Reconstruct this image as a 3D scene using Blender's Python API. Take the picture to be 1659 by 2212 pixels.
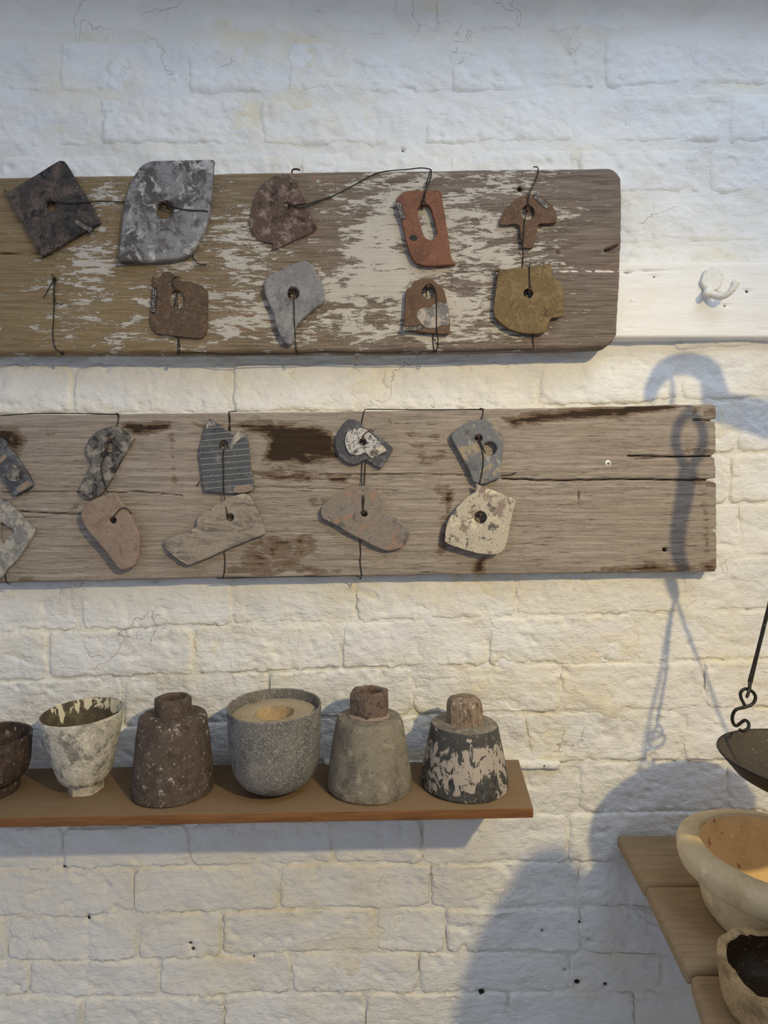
import bpy, math, random
import numpy as np
from mathutils import Vector, Matrix

for o in list(bpy.data.objects):
    bpy.data.objects.remove(o, do_unlink=True)
random.seed(7)
scene = bpy.context.scene
C = scene.collection

# ------------------------------------------------------------------ camera
F, CX, CY, D0 = 1250.0, 780.0, 1120.0, 0.893      # focal length in px, eye point on the wall in px, distance to wall (m)
cam_d = bpy.data.cameras.new('camera')
cam = bpy.data.objects.new('camera', cam_d); C.objects.link(cam)
cam.location = (0, -D0, 0); cam.rotation_euler = (math.radians(90), 0, 0)
cam_d.sensor_fit = 'HORIZONTAL'; cam_d.sensor_width = 36.0
cam_d.lens = F / 1659 * 36
cam_d.shift_x = -(CX - 829.5) / 1659
cam_d.shift_y = (CY - 1106) / 1659
cam_d.clip_start = 0.01
scene.camera = cam

# ------------------------------------------------------------------ light
LAMP = Vector((0.74, -1.35, 0.62))
world = bpy.data.worlds.new('world'); scene.world = world; world.use_nodes = True
bg = world.node_tree.nodes['Background']
bg.inputs['Color'].default_value = (0.77, 0.84, 1.0, 1); bg.inputs['Strength'].default_value = 0.56

def add_light(name, kind, loc, target, energy, color, **kw):
    d = bpy.data.lights.new(name, kind); d.energy = energy; d.color = color
    for k, v in kw.items(): setattr(d, k, v)
    o = bpy.data.objects.new(name, d); C.objects.link(o)
    o.location = loc
    o.rotation_euler = (Vector(target) - Vector(loc)).to_track_quat('-Z', 'Y').to_euler()
    return o
add_light('spot_lamp', 'SPOT', LAMP, (0.00, 0, -0.48), 71, (1.0, 0.78, 0.40), spot_size=math.radians(84), spot_blend=1.0, shadow_soft_size=0.022)
add_light('window_daylight', 'AREA', (0.75, -0.95, 1.45), (0.15, 0, 0.35), 10, (0.72, 0.84, 1.0), shape='RECTANGLE', size=0.9, size_y=0.7)
vs = scene.view_settings
vs.view_transform = 'Standard'; vs.look = 'None'; vs.gamma = 1; vs.use_curve_mapping = False
vs.exposure = -0.10

# ------------------------------------------------------------------ helpers
def W(px, py, out=0.0):
    """photo pixel -> point standing `out` metres in front of the wall"""
    k = (D0 - out) / F
    return Vector(((px - CX) * k, -out, (CY - py) * k))

def tag(o, label=None, cat=None, group=None, kind=None):
    if label: o['label'] = label
    if cat: o['category'] = cat
    if group: o['group'] = group
    if kind: o['kind'] = kind
    return o

def empty(name, loc, label=None, cat=None, group=None, kind=None, rot=(0, 0, 0)):
    o = bpy.data.objects.new(name, None); C.objects.link(o)
    o.location = loc; o.rotation_euler = rot; o.empty_display_size = 0.02
    return tag(o, label, cat, group, kind)

def link(name, me, mat, parent=None, loc=(0, 0, 0), rot=(0, 0, 0)):
    o = bpy.data.objects.new(name, me); C.objects.link(o)
    if mat is not None and not me.materials: me.materials.append(mat)
    o.location = loc; o.rotation_euler = rot
    if parent: o.parent = parent
    return o

def smooth(me, ang=35):
    me.polygons.foreach_set('use_smooth', [True] * len(me.polygons))
    me.set_sharp_from_angle(angle=math.radians(ang))
    return me

def mesh(name, v, f, sm=None):
    me = bpy.data.meshes.new(name); me.from_pydata([tuple(p) for p in v], [], f); me.update()
    if sm: smooth(me, sm)
    return me

def fast_mesh(name, co, quads, ngons=(), sm=60):
    """numpy vertices, (n,4) quads and a few ngons"""
    me = bpy.data.meshes.new(name)
    me.vertices.add(len(co)); me.vertices.foreach_set('co', np.ascontiguousarray(co, dtype=np.float32).ravel())
    lt = [len(n) for n in ngons]
    loops = np.concatenate([quads.ravel()] + [np.array(n) for n in ngons]).astype(np.int32)
    tot = np.concatenate([np.full(len(quads), 4), np.array(lt, dtype=int)]).astype(np.int32)
    start = np.concatenate([[0], np.cumsum(tot)[:-1]]).astype(np.int32)
    me.loops.add(len(loops)); me.loops.foreach_set('vertex_index', loops)
    me.polygons.add(len(tot)); me.polygons.foreach_set('loop_start', start)
    me.update(calc_edges=True); me.validate()
    smooth(me, sm)
    return me

# --- numpy gradient noise
_rng = np.random.default_rng(3)
_perm = _rng.permutation(512); _perm = np.concatenate([_perm, _perm])
_ga = _rng.uniform(0, 2 * np.pi, 1024); _gx, _gy = np.cos(_ga), np.sin(_ga)
def pn(x, y, seed=0):
    x = np.asarray(x, float) + seed * 17.31; y = np.asarray(y, float) + seed * 9.77
    xi = np.floor(x).astype(int); yi = np.floor(y).astype(int)
    xf = x - xi; yf = y - yi
    u = xf * xf * xf * (xf * (xf * 6 - 15) + 10); v = yf * yf * yf * (yf * (yf * 6 - 15) + 10)
    def g(a, b):
        h = _perm[(_perm[a & 511] + b) & 511]
        return _gx[h], _gy[h]
    r = 0
    a = g(xi, yi); n00 = a[0] * xf + a[1] * yf
    a = g(xi + 1, yi); n10 = a[0] * (xf - 1) + a[1] * yf
    a = g(xi, yi + 1); n01 = a[0] * xf + a[1] * (yf - 1)
    a = g(xi + 1, yi + 1); n11 = a[0] * (xf - 1) + a[1] * (yf - 1)
    return ((n00 * (1 - u) + n10 * u) * (1 - v) + (n01 * (1 - u) + n11 * u) * v) * 1.5
def fbm(x, y, seed=0, oct=4, gain=0.5):
    s = 0; a = 1.0; k = 1.0
    for i in range(oct):
        s = s + a * pn(x * k, y * k, seed + i * 3); a *= gain; k *= 2.03
    return s
def sstep(a, b, x):
    t = np.clip((x - a) / (b - a), 0, 1); return t * t * (3 - 2 * t)

def grid_solid(name, X, Y, Z, back, attrs=None, sm=60):
    """front sheet (ny,nx arrays) closed with side walls and a back face at y=back"""
    ny, nx = X.shape
    idx = np.arange(ny * nx).reshape(ny, nx)
    co = np.stack([X.ravel(), Y.ravel(), Z.ravel()], 1)
    q = np.stack([idx[:-1, :-1].ravel(), idx[1:, :-1].ravel(), idx[1:, 1:].ravel(), idx[:-1, 1:].ravel()], 1)
    ring = np.concatenate([idx[0, :-1], idx[:-1, -1], idx[-1, :0:-1], idx[:0:-1, 0]])
    bc = co[ring].copy(); bc[:, 1] = back
    n0 = len(co); co = np.concatenate([co, bc]); bi = np.arange(n0, n0 + len(ring))
    q2 = np.stack([ring, np.roll(ring, -1), np.roll(bi, -1), bi], 1)
    me = fast_mesh(name, co, np.concatenate([q, q2]), [list(bi)], sm)
    for k, a in (attrs or {}).items():
        at = me.attributes.new(k, 'FLOAT', 'POINT')
        full = np.zeros(len(co), np.float32); full[:n0] = a.ravel(); full[n0:] = a.ravel()[ring]
        at.data.foreach_set('value', full)
    return me

def catmull(pts, n=6, closed=False):
    P = [Vector(p) for p in pts]; out = []
    m = len(P)
    rng = range(m) if closed else range(m - 1)
    for i in rng:
        p1, p2 = P[i], P[(i + 1) % m]
        p0 = P[(i - 1) % m] if (closed or i > 0) else p1 * 2 - p2
        p3 = P[(i + 2) % m] if (closed or i < m - 2) else p2 * 2 - p1
        for k in range(n):
            t = k / n
            out.append(0.5 * ((2 * p1) + (p2 - p0) * t + (2 * p0 - 5 * p1 + 4 * p2 - p3) * t * t + (3 * p1 - p0 - 3 * p2 + p3) * t ** 3))
    if not closed: out.append(P[-1])
    return out

def tube_geo(pts, rad, seg=8, sub=5, cap=True):
    """swept round bar; rad is a number or a list per control point"""
    n0 = len(pts)
    path = catmull(pts, sub) if sub > 1 else [Vector(p) for p in pts]
    if isinstance(rad, (int, float)): rr = [rad] * len(path)
    else: rr = list(np.interp(np.linspace(0, n0 - 1, len(path)), range(n0), rad))
    v, f = [], []
    up = None
    for i, p in enumerate(path):
        t = (path[min(i + 1, len(path) - 1)] - path[max(i - 1, 0)])
        if t.length < 1e-9: t = Vector((0, 0, 1))
        t.normalize()
        if up is None:
            up = Vector((0, 0, 1)) if abs(t.z) < 0.9 else Vector((1, 0, 0))
        up = (up - t * up.dot(t))
        if up.length < 1e-6: up = t.orthogonal()
        up.normalize(); s = t.cross(up)
        for k in range(seg):
            a = 2 * math.pi * k / seg
            v.append(p + (up * math.cos(a) + s * math.sin(a)) * rr[i])
    for i in range(len(path) - 1):
        for k in range(seg):
            k2 = (k + 1) % seg
            f.append((i * seg + k, i * seg + k2, (i + 1) * seg + k2, (i + 1) * seg + k))
    if cap:
        f.append(tuple(range(seg))[::-1]); f.append(tuple(range((len(path) - 1) * seg, len(path) * seg)))
    return v, f

def join_geo(parts):
    V, Fc = [], []
    for v, f in parts:
        o = len(V); V += list(v); Fc += [tuple(i + o for i in q) for q in f]
    return V, Fc

def tube(name, pts, rad, mat, parent=None, seg=8, sub=5, base=None):
    v, f = tube_geo(pts, rad, seg, sub)
    b = Vector(base) if base is not None else v[0].copy()
    if parent and base is None: b = Vector((0, 0, 0))
    me = mesh(name, [p - b for p in v], f, 50)
    return link(name, me, mat, parent, b if not parent else b)

def lathe(name, prof, mat, parent=None, seg=72, jit=0.0, seed=0, sm=38, warp=None):
    """profile of (r,z); r=0 closes"""
    v, f = [], []; rings = []
    for (r, z) in prof:
        if r <= 1e-6:
            rings.append([len(v)]); v.append(Vector((0, 0, z)))
        else:
            ring = []
            for k in range(seg):
                a = 2 * math.pi * k / seg
                d = float(fbm(math.cos(a) * 2 + z * 20, math.sin(a) * 2 + z * 31, seed)) * jit if jit else 0
                ring.append(len(v)); v.append(Vector(((r + d) * math.cos(a), (r + d) * math.sin(a), z)))
            rings.append(ring)
    for A, B in zip(rings, rings[1:]):
        if len(A) == 1 and len(B) == 1: continue
        for k in range(seg):
            k2 = (k + 1) % seg
            if len(A) == 1: f.append((A[0], B[k2], B[k]))
            elif len(B) == 1: f.append((A[k], A[k2], B[0]))
            else: f.append((A[k], A[k2], B[k2], B[k]))
    if warp: v = [warp(p) for p in v]
    me = mesh(name, v, f, sm)
    # outward normals
    import bmesh
    bm = bmesh.new(); bm.from_mesh(me); bmesh.ops.recalc_face_normals(bm, faces=bm.faces); bm.to_mesh(me); bm.free()
    return link(name, me, mat, parent)

def box_geo(x0, x1, y0, y1, z0, z1):
    v = [Vector(p) for p in ((x0, y0, z0), (x1, y0, z0), (x1, y1, z0), (x0, y1, z0), (x0, y0, z1), (x1, y0, z1), (x1, y1, z1), (x0, y1, z1))]
    f = [(3, 2, 1, 0), (4, 5, 6, 7), (0, 1, 5, 4), (1, 2, 6, 5), (2, 3, 7, 6), (3, 0, 4, 7)]
    return v, f

def bev_box(name, dims, mat, parent=None, bev=0.003, seg=3, loc=(0, 0, 0), cuts=0, jit=0.0):
    import bmesh
    me = mesh(name, *box_geo(*dims))
    bm = bmesh.new(); bm.from_mesh(me)
    if cuts: bmesh.ops.subdivide_edges(bm, edges=[e for e in bm.edges if abs(e.verts[0].co.x - e.verts[1].co.x) > 1e-4], cuts=cuts, use_grid_fill=True)
    if jit:
        for v in bm.verts: v.co += Vector((0, 1, 1)) * 0 + Vector((random.uniform(-jit, jit), random.uniform(-jit, jit), random.uniform(-jit, jit)))
    ed = [e for e in bm.edges if len(e.link_faces) == 2 and e.calc_face_angle() > 0.6]
    bmesh.ops.bevel(bm, geom=ed, offset=bev, segments=seg, profile=0.5, affect='EDGES')
    bm.to_mesh(me); bm.free(); smooth(me, 40)
    return link(name, me, mat, parent, loc)

# ------------------------------------------------------------------ materials
def lin(c):
    return tuple(((x / 255) / 12.92 if x / 255 <= 0.04045 else (((x / 255) + 0.055) / 1.055) ** 2.4) for x in c)
def P(r, g, b, k=1.35):
    return tuple(min(0.9, x * k) for x in lin((r, g, b))) + (1,)

def PT(r, g, b, k=1.08, d=0.15):
    m = (r + g + b) / 3; return P(r + (m - r) * d, g + (m - g) * d, b + (m - b) * d, k)
def PB(r, g, b): return PT(r, g, b, 0.86, 0.12)

class NT:
    def __init__(s, name, rough=0.85, metallic=0.0, spec=0.3):
        s.m = bpy.data.materials.new(name); s.m.use_nodes = True
        s.t = s.m.node_tree; s.n = s.t.nodes
        s.b = s.n['Principled BSDF']
        s.b.inputs['Roughness'].default_value = rough; s.b.inputs['Metallic'].default_value = metallic
        s.b.inputs['Specular IOR Level'].default_value = spec
        s.tc = s.n.new('ShaderNodeTexCoord').outputs['Object']
    def l(s, a, b): s.t.links.new(a, b)
    def math(s, op, a, b=None, c=None, clamp=False):
        n = s.n.new('ShaderNodeMath'); n.operation = op; n.use_clamp = clamp
        for i, x in enumerate((a, b, c)):
            if x is None: continue
            if isinstance(x, (int, float)): n.inputs[i].default_value = x
            else: s.l(x, n.inputs[i])
        return n.outputs[0]
    def noise(s, scale, st=(1, 1, 1), detail=6, rough=0.55, dist=0.0, seed=0, vec=None):
        mp = s.n.new('ShaderNodeMapping'); mp.inputs['Scale'].default_value = st
        mp.inputs['Location'].default_value = (seed * 3.17, seed * 1.93, seed * 7.7)
        s.l(vec or s.tc, mp.inputs['Vector'])
        n = s.n.new('ShaderNodeTexNoise'); n.inputs['Scale'].default_value = scale
        n.inputs['Detail'].default_value = detail; n.inputs['Roughness'].default_value = rough; n.inputs['Distortion'].default_value = dist
        s.l(mp.outputs[0], n.inputs['Vector'])
        return n.outputs['Fac']
    def voronoi_edge(s, scale, st=(1, 1, 1), warp=0.0, wscale=4, seed=0):
        mp = s.n.new('ShaderNodeMapping'); mp.inputs['Scale'].default_value = st
        mp.inputs['Location'].default_value = (seed * 1.3, seed, seed * 2.1)
        s.l(s.tc, mp.inputs['Vector']); vec = mp.outputs[0]
        if warp:
            nz = s.n.new('ShaderNodeTexNoise'); nz.inputs['Scale'].default_value = wscale; nz.inputs['Detail'].default_value = 5
            s.l(vec, nz.inputs['Vector'])
            mx = s.n.new('ShaderNodeVectorMath'); mx.operation = 'MULTIPLY_ADD'
            s.l(nz.outputs['Color'], mx.inputs[0]); mx.inputs[1].default_value = (warp,) * 3; s.l(vec, mx.inputs[2]); vec = mx.outputs[0]
        n = s.n.new('ShaderNodeTexVoronoi'); n.feature = 'DISTANCE_TO_EDGE'; n.inputs['Scale'].default_value = scale
        s.l(vec, n.inputs['Vector'])
        return n.outputs['Distance']
    def attr(s, name):
        n = s.n.new('ShaderNodeAttribute'); n.attribute_name = name; return n.outputs['Fac']
    def step(s, x, lo, hi):
        n = s.n.new('ShaderNodeMapRange'); n.interpolation_type = 'SMOOTHSTEP'; n.clamp = True
        s.l(x, n.inputs['Value']); n.inputs['From Min'].default_value = lo; n.inputs['From Max'].default_value = hi
        if lo > hi:
            n.inputs['From Min'].default_value = hi; n.inputs['From Max'].default_value = lo
            n.inputs['To Min'].default_value = 1; n.inputs['To Max'].default_value = 0
        return n.outputs['Result']
    def mix(s, fac, a, b):
        n = s.n.new('ShaderNodeMix'); n.data_type = 'RGBA'
        for sock, x in ((n.inputs[0], fac), (n.inputs[6], a), (n.inputs[7], b)):
            if isinstance(x, (int, float)): sock.default_value = x
            elif isinstance(x, tuple): sock.default_value = x if len(x) == 4 else x + (1,)
            else: s.l(x, sock)
        return n.outputs[2]
    def color(s, c):
        if isinstance(c, tuple): s.b.inputs['Base Color'].default_value = c
        else: s.l(c, s.b.inputs['Base Color'])
    def bump(s, h, strength=1.0, dist=1.0):
        n = s.n.new('ShaderNodeBump'); n.inputs['Strength'].default_value = strength; n.inputs['Distance'].default_value = dist
        s.l(h, n.inputs['Height']); s.l(n.outputs[0], s.b.inputs['Normal'])
    def hsum(s, items):
        t = None
        for o, a in items:
            x = s.math('MULTIPLY', o, a)
            t = x if t is None else s.math('ADD', t, x)
        return t

def mottled(name, base, layers=(), rough=0.85, metallic=0.0, bumps=((120, 0.0006),), spec=0.3, seed=0, extra=None, speck=1.0):
    """layers: (color, scale, lo, hi[, stretch[, distortion[, strength]]])"""
    s = NT(name, rough, metallic, spec)
    c = base
    for i, L in enumerate(layers):
        col, sc, lo, hi = L[:4]
        st = L[4] if len(L) > 4 else (1, 1, 1); ds = L[5] if len(L) > 5 else 0.3; k = L[6] if len(L) > 6 else 1.0
        m = s.step(s.noise(sc * 1.7, st, 11, 0.72, ds, seed + i * 2.7 + 1), lo - .01, hi)
        if k != 1.0: m = s.math('MULTIPLY', m, k)
        c = s.mix(m, c, col)
    if speck:
        c = s.mix(s.math('MULTIPLY', s.step(s.noise(420, (1, 1, 1), 4, 0.65, 0.2, seed + 31), 0.54, 0.66), 0.45 * speck), c, P(46, 40, 34, 1))
        c = s.mix(s.math('MULTIPLY', s.step(s.noise(300, (1, 1, 1), 5, 0.7, 0.3, seed + 37), 0.60, 0.68), 0.40 * speck), c, P(186, 178, 166, 1.1))
    if extra: c = extra(s, c)
    s.color(c)
    s.bump(s.hsum([(s.noise(b[0], b[2] if len(b) > 2 else (1, 1, 1), 6, 0.6, 0.2, seed + 11 + j), b[1]) for j, b in enumerate(bumps)]))
    return s.m

# painted brick wall
def wall_material():
    s = NT('whitewashed_brick', 0.62, 0, 0.35)
    white = (0.83, 0.825, 0.80, 1); cream = (0.80, 0.735, 0.56, 1); grey = (0.70, 0.705, 0.70, 1)
    c = s.mix(s.math('MULTIPLY', s.step(s.noise(9, (1, 1, 1.4), 6, 0.6, 0.4, 2), 0.45, 0.72), 0.55), white, grey)
    big = s.step(s.noise(4.5, (1, 1, 1), 5, 0.6, 0.5, 5), 0.42, 0.68)
    st = s.math('MULTIPLY', s.attr('stain'), s.math('ADD', s.math('MULTIPLY', big, 0.75), 0.25), clamp=True)
    c = s.mix(st, c, cream)
    # hairline cracks in the paint
    e1 = s.step(s.voronoi_edge(6.0, (1, 1, 1), 0.30, 10, 3), 0.0050, 0.0005)
    e1 = s.math('MULTIPLY', e1, s.step(s.noise(6, (1, 1, 1), 4, 0.6, 0, 8), 0.56, 0.66))
    e2 = s.step(s.voronoi_edge(19, (1, 1, 1.2), 0.1, 16, 9), 0.012, 0.001)
    e2 = s.math('MULTIPLY', e2, s.step(s.noise(8, (1, 1, 1), 4, 0.6, 0, 12), 0.66, 0.74))
    cr = s.math('MAXIMUM', e1, e2)
    c = s.mix(s.math('MULTIPLY', cr, 0.45), c, (0.34, 0.28, 0.19, 1))
    sp = s.step(s.noise(420, (1, 1, 1), 2, 0.5, 0, 4), 0.78, 0.83)
    c = s.mix(s.math('MULTIPLY', sp, 0.5), c, (0.3, 0.26, 0.2, 1))
    dn = s.math('ADD', s.attr('dark_spot'), s.math('MULTIPLY', s.math('SUBTRACT', s.noise(260, (1, 1, 1), 4, 0.6), 0.5), 0.5))  # small pits and spots, coloured near black
    c = s.mix(s.step(dn, 0.42, 0.62), c, (0.035, 0.026, 0.018, 1))
    s.color(c)
    rg = s.attr('rough')
    brush = s.noise(60, (0.6, 1, 2.6), 6, 0.6, 0.6, 1)
    lump = s.noise(95, (1, 1, 1.2), 7, 0.62, 0.5, 3)
    fine = s.noise(330, (1, 1, 1.6), 5, 0.6, 0.4, 6)
    med = s.noise(34, (1, 1, 1.2), 3, 0.5, 0.3, 14)
    ridg = s.step(s.math('ABSOLUTE', s.math('SUBTRACT', s.noise(38, (1, 1, 1.3), 6, 0.6, 0.8, 9), 0.5)), 0.05, 0.0)
    h = s.hsum([(brush, 0.0018), (lump, 0.0030), (fine, 0.0012), (med, 0.0036)])
    h = s.math('MULTIPLY', h, s.math('ADD', s.math('MULTIPLY', rg, 0.75), 0.25))
    h = s.math('ADD', h, s.math('MULTIPLY', cr, -0.0012))
    s.bump(h)
    return s.m
M_WALL = wall_material()

def plank1_material():
    s = NT('peeling_painted_plank', 0.85, 0, 0.2)
    x = s.n.new('ShaderNodeSeparateXYZ'); s.l(s.tc, x.inputs[0])
    gr = s.noise(7, (2.2, 1, 55), 8, 0.65, 0.5, 1)
    gr2 = s.noise(9, (4, 1, 150), 6, 0.6, 0.2, 2)
    right = s.step(x.outputs[0], -0.42, 0.10)
    wood = s.mix(s.step(gr, 0.3, 0.7), P(104, 89, 64, 1.3), P(134, 116, 88, 1.3))
    woodr = s.mix(s.step(gr, 0.3, 0.7), P(84, 74, 66, 1.2), P(126, 114, 104, 1.2))
    c = s.mix(right, wood, woodr)
    c = s.mix(s.math('MULTIPLY', s.step(gr2, 0.55, 0.72), 0.5), c, P(70, 56, 42, 1.2))
    # reddish wear and a grey dusting of worn paint
    c = s.mix(s.math('MULTIPLY', s.step(s.noise(14, (1, 1, 2), 6, 0.6, 0.6, 7), 0.60, 0.75), 0.35), c, P(140, 96, 76, 1.3))
    dust = s.math('MULTIPLY', s.step(s.noise(300, (0.5, 1, 1.6), 6, 0.75, 0.3, 5), 0.56, 0.70), s.step(s.attr('paint'), 0.05, 0.5))
    c = s.mix(s.math('MULTIPLY', dust, 0.6), c, P(172, 165, 155))
    n1 = s.noise(16, (1.0, 1, 3.6), 10, 0.66, 0.9, 3)
    n2 = s.noise(60, (0.8, 1, 4.0), 8, 0.7, 0.5, 6)
    n3 = s.noise(10, (3, 1, 110), 6, 0.6, 0.2, 8)
    fld = s.math('ADD', s.attr('paint'), s.math('ADD', s.math('MULTIPLY', s.math('SUBTRACT', n1, 0.5), 1.7), s.math('ADD', s.math('MULTIPLY', s.math('SUBTRACT', n2, 0.5), 1.4), s.math('MULTIPLY', s.math('SUBTRACT', n3, 0.5), 0.7))))
    pm = s.step(fld, 0.50, 0.54)
    pc = s.mix(s.noise(25, (1, 1, 1), 5, 0.6, 0, 4), P(158, 152, 142, 1.25), P(180, 174, 164, 1.25))
    c = s.mix(pm, c, pc)
    edge = s.math('MULTIPLY', s.step(s.math('ABSOLUTE', s.math('SUBTRACT', fld, 0.5)), 0.05, 0.0), 0.25)
    c = s.mix(edge, c, P(80, 66, 50))
    c = s.mix(s.step(s.attr('crack'), 0.3, 0.8), c, (0.02, 0.014, 0.009, 1))
    c = s.mix(s.step(s.attr('streak'), 0.45, 0.6), c, P(190, 180, 172, 1.4))
    s.color(c)
    s.bump(s.hsum([(pm, 0.00035), (gr, 0.0009), (gr2, 0.0006)]))
    return s.m
M_PLANK1 = plank1_material()

def plank2_material():
    s = NT('weathered_plank', 0.88, 0, 0.15)
    gr = s.noise(5, (2.0, 1, 60), 8, 0.65, 0.7, 1)
    gr2 = s.noise(8, (4, 1, 190), 6, 0.62, 0.3, 2)
    ck = s.noise(11, (3.0, 1, 95), 6, 0.7, 0.3, 13)
    c = s.mix(s.step(gr, 0.3, 0.72), P(130, 120, 110, 1.25), P(164, 153, 141, 1.25))
    c = s.mix(s.math('MULTIPLY', s.step(s.noise(12, (1, 1, 1.5), 6, 0.6, 0.6, 5), 0.5, 0.75), 0.4), c, P(142, 126, 110, 1.25))
    c = s.mix(s.math('MULTIPLY', s.step(gr2, 0.53, 0.66), 0.6), c, P(88, 73, 60, 1.1))
    n1 = s.noise(20, (1.2, 1, 2.2), 10, 0.62, 1.0, 3)
    n2 = s.noise(26, (1.0, 1, 12), 8, 0.7, 0.6, 6)
    f = s.math('ADD', s.attr('stain'), s.math('ADD', s.math('MULTIPLY', s.math('SUBTRACT', n1, 0.5), 1.0), s.math('MULTIPLY', s.math('SUBTRACT', n2, 0.5), 0.85)))
    c = s.mix(s.math('MULTIPLY', s.step(f, 0.36, 0.66), 0.8), c, P(108, 86, 64, 1.1))
    tide = s.step(s.math('ABSOLUTE', s.math('SUBTRACT', f, 0.50)), 0.035, 0.0)
    c = s.mix(s.math('MULTIPLY', tide, 0.75), c, P(72, 52, 34, 1.1))
    c = s.mix(s.math('MULTIPLY', s.step(f, 0.60, 0.76), 0.92), c, P(54, 41, 31, 1.0))
    cm = s.math('MULTIPLY', s.step(ck, 0.60, 0.66), s.step(s.noise(9, (1, 1, 1), 4, 0.6, 0, 17), 0.42, 0.6))
    c = s.mix(s.math('MULTIPLY', cm, 0.8), c, P(48, 36, 26, 1))
    c = s.mix(s.step(s.attr('crack'), 0.3, 0.8), c, (0.012, 0.009, 0.006, 1))
    s.color(c)
    s.bump(s.hsum([(gr, 0.0010), (gr2, 0.0012), (cm, -0.0010)]))
    return s.m
M_PLANK2 = plank2_material()

def rail_material():
    s = NT('white_painted_rail', 0.5, 0, 0.4)
    c = s.mix(s.math('MULTIPLY', s.step(s.noise(8, (1, 1, 2), 5, 0.6, 0.5, 3), 0.5, 0.75), 0.5), (0.83, 0.825, 0.80, 1), (0.80, 0.72, 0.60, 1))
    c = s.mix(s.step(s.attr('crack'), 0.35, 0.75), c, (0.03, 0.022, 0.016, 1))
    s.color(c)
    s.bump(s.hsum([(s.noise(12, (2, 1, 50), 6, 0.6, 0.4), 0.0007), (s.noise(150), 0.0004)]))
    return s.m
M_RAIL = rail_material()

def wood_material(name, a, b, dark, grain=(2.5, 30, 30), rough=0.7, seed=0, dust=None):
    s = NT(name, rough, 0, 0.25)
    g = s.noise(6, grain, 8, 0.65, 0.6, seed + 1); g2 = s.noise(11, tuple(x * 2 for x in grain), 6, 0.6, 0.3, seed + 2)
    c = s.mix(s.step(g, 0.3, 0.7), a, b)
    c = s.mix(s.math('MULTIPLY', s.step(g2, 0.57, 0.72), 0.6), c, dark)
    if dust:
        nrm = s.n.new('ShaderNodeNewGeometry'); sx = s.n.new('ShaderNodeSeparateXYZ'); s.l(nrm.outputs['Normal'], sx.inputs[0])
        up = s.math('MULTIPLY', s.step(sx.outputs[2], 0.5, 0.9), s.math('ADD', 0.5, s.math('MULTIPLY', s.noise(14, (1, 1, 1), 6, 0.6, 0.4, seed + 4), 0.6)), clamp=True)
        c = s.mix(up, c, dust)
        c = s.mix(s.math('MULTIPLY', s.step(s.noise(330, (1, 1, 1), 2, 0.5, 0, 4), 0.74, 0.78), 0.6), c, P(190, 180, 165))
    s.color(c)
    s.bump(s.hsum([(g, 0.0008), (g2, 0.0006)]))
    return s.m
M_SHELF = wood_material('dusty_shelf_wood', P(96, 63, 36, 1.2), P(118, 82, 50, 1.2), P(76, 46, 26, 1.1), dust=P(108, 92, 70, 1.35))
M_BENCH = wood_material('bench_wood', P(142, 120, 90, 1.15), P(160, 136, 104, 1.15), P(112, 90, 66, 1.1), seed=5)
M_LEG = wood_material('bench_leg_wood', P(110, 90, 66), P(140, 116, 88), P(80, 62, 44), (30, 30, 2.5), seed=8)

GREY = P(120, 120, 122); DK = P(58, 58, 62); LT = P(172, 170, 166); CR = P(176, 165, 148)
M_T = {}
M_T['dark_slate'] = mottled('sooty_slate', PT(62, 56, 52), [(PT(98, 82, 72), 22, .46, .62), (PT(38, 38, 40), 30, .52, .6), (PT(128, 112, 98), 90, .62, .72), (PT(110, 76, 62), 18, .62, .75)], 0.8, bumps=((80, .0012), (260, .0006)), seed=1)
M_T['grey_slate'] = mottled('chalky_grey_slate', PT(128, 127, 127), [(PT(78, 74, 72), 16, .455, .57), (PT(176, 174, 172), 24, .52, .64, (1, 1, 1), 1.2), (PT(62, 58, 56), 30, .64, .69), (PT(186, 172, 160), 40, .66, .74)], 0.75, bumps=((60, .0012), (220, .0005)), seed=2)
M_T['rust_sheet'] = mottled('rusted_sheet', PB(98, 76, 66), [(PB(150, 130, 118), 40, .50, .62), (PB(66, 46, 36), 34, .52, .64), (PB(168, 152, 140), 20, .60, .70), (PB(60, 40, 30), 130, .60, .68)], 0.8, bumps=((140, .0008),), seed=3)
M_T['rust_brown'] = mottled('rust_brown', PB(96, 76, 60), [(PB(130, 104, 80), 60, .50, .66), (PB(62, 48, 38), 90, .54, .68), (PB(120, 86, 60), 24, .5, .7)], 0.8, bumps=((180, .0008),), seed=4)
M_T['terracotta'] = mottled('red_terracotta', PB(136, 88, 66), [(PB(112, 74, 56), 20, .48, .66), (PB(152, 104, 80), 46, .54, .68), (PB(66, 56, 50), 26, .66, .70), (PB(186, 160, 140), 90, .72, .76)], 0.85, bumps=((90, .0008), (300, .0004)), seed=5)
M_T['brown_clay'] = mottled('brown_clay', PB(112, 84, 64), [(PB(94, 70, 54), 18, .48, .64), (PB(128, 98, 78), 40, .54, .7)], 0.85, bumps=((130, .0006),), seed=6)
M_T['pitted_gold'] = mottled('ochre_pitted', PB(122, 100, 62), [(PB(144, 122, 82), 40, .48, .64), (PB(84, 66, 44), 14, .56, .70), (PB(52, 40, 28), 170, .59, .65)], 0.8, bumps=((170, .0016),), seed=7)
M_T['smooth_slate'] = mottled('scratched_slate', PT(118, 117, 118), [(PT(142, 140, 138), 14, .46, .66), (PT(86, 84, 86), 12, .56, .68), (PT(150, 132, 118), 10, .62, .72), (PT(180, 178, 174), 50, .66, .70, (1, 1, .18), .4)], 0.7, bumps=((60, .0010, (1, 1, .3)), (240, .0003)), seed=8)
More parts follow.
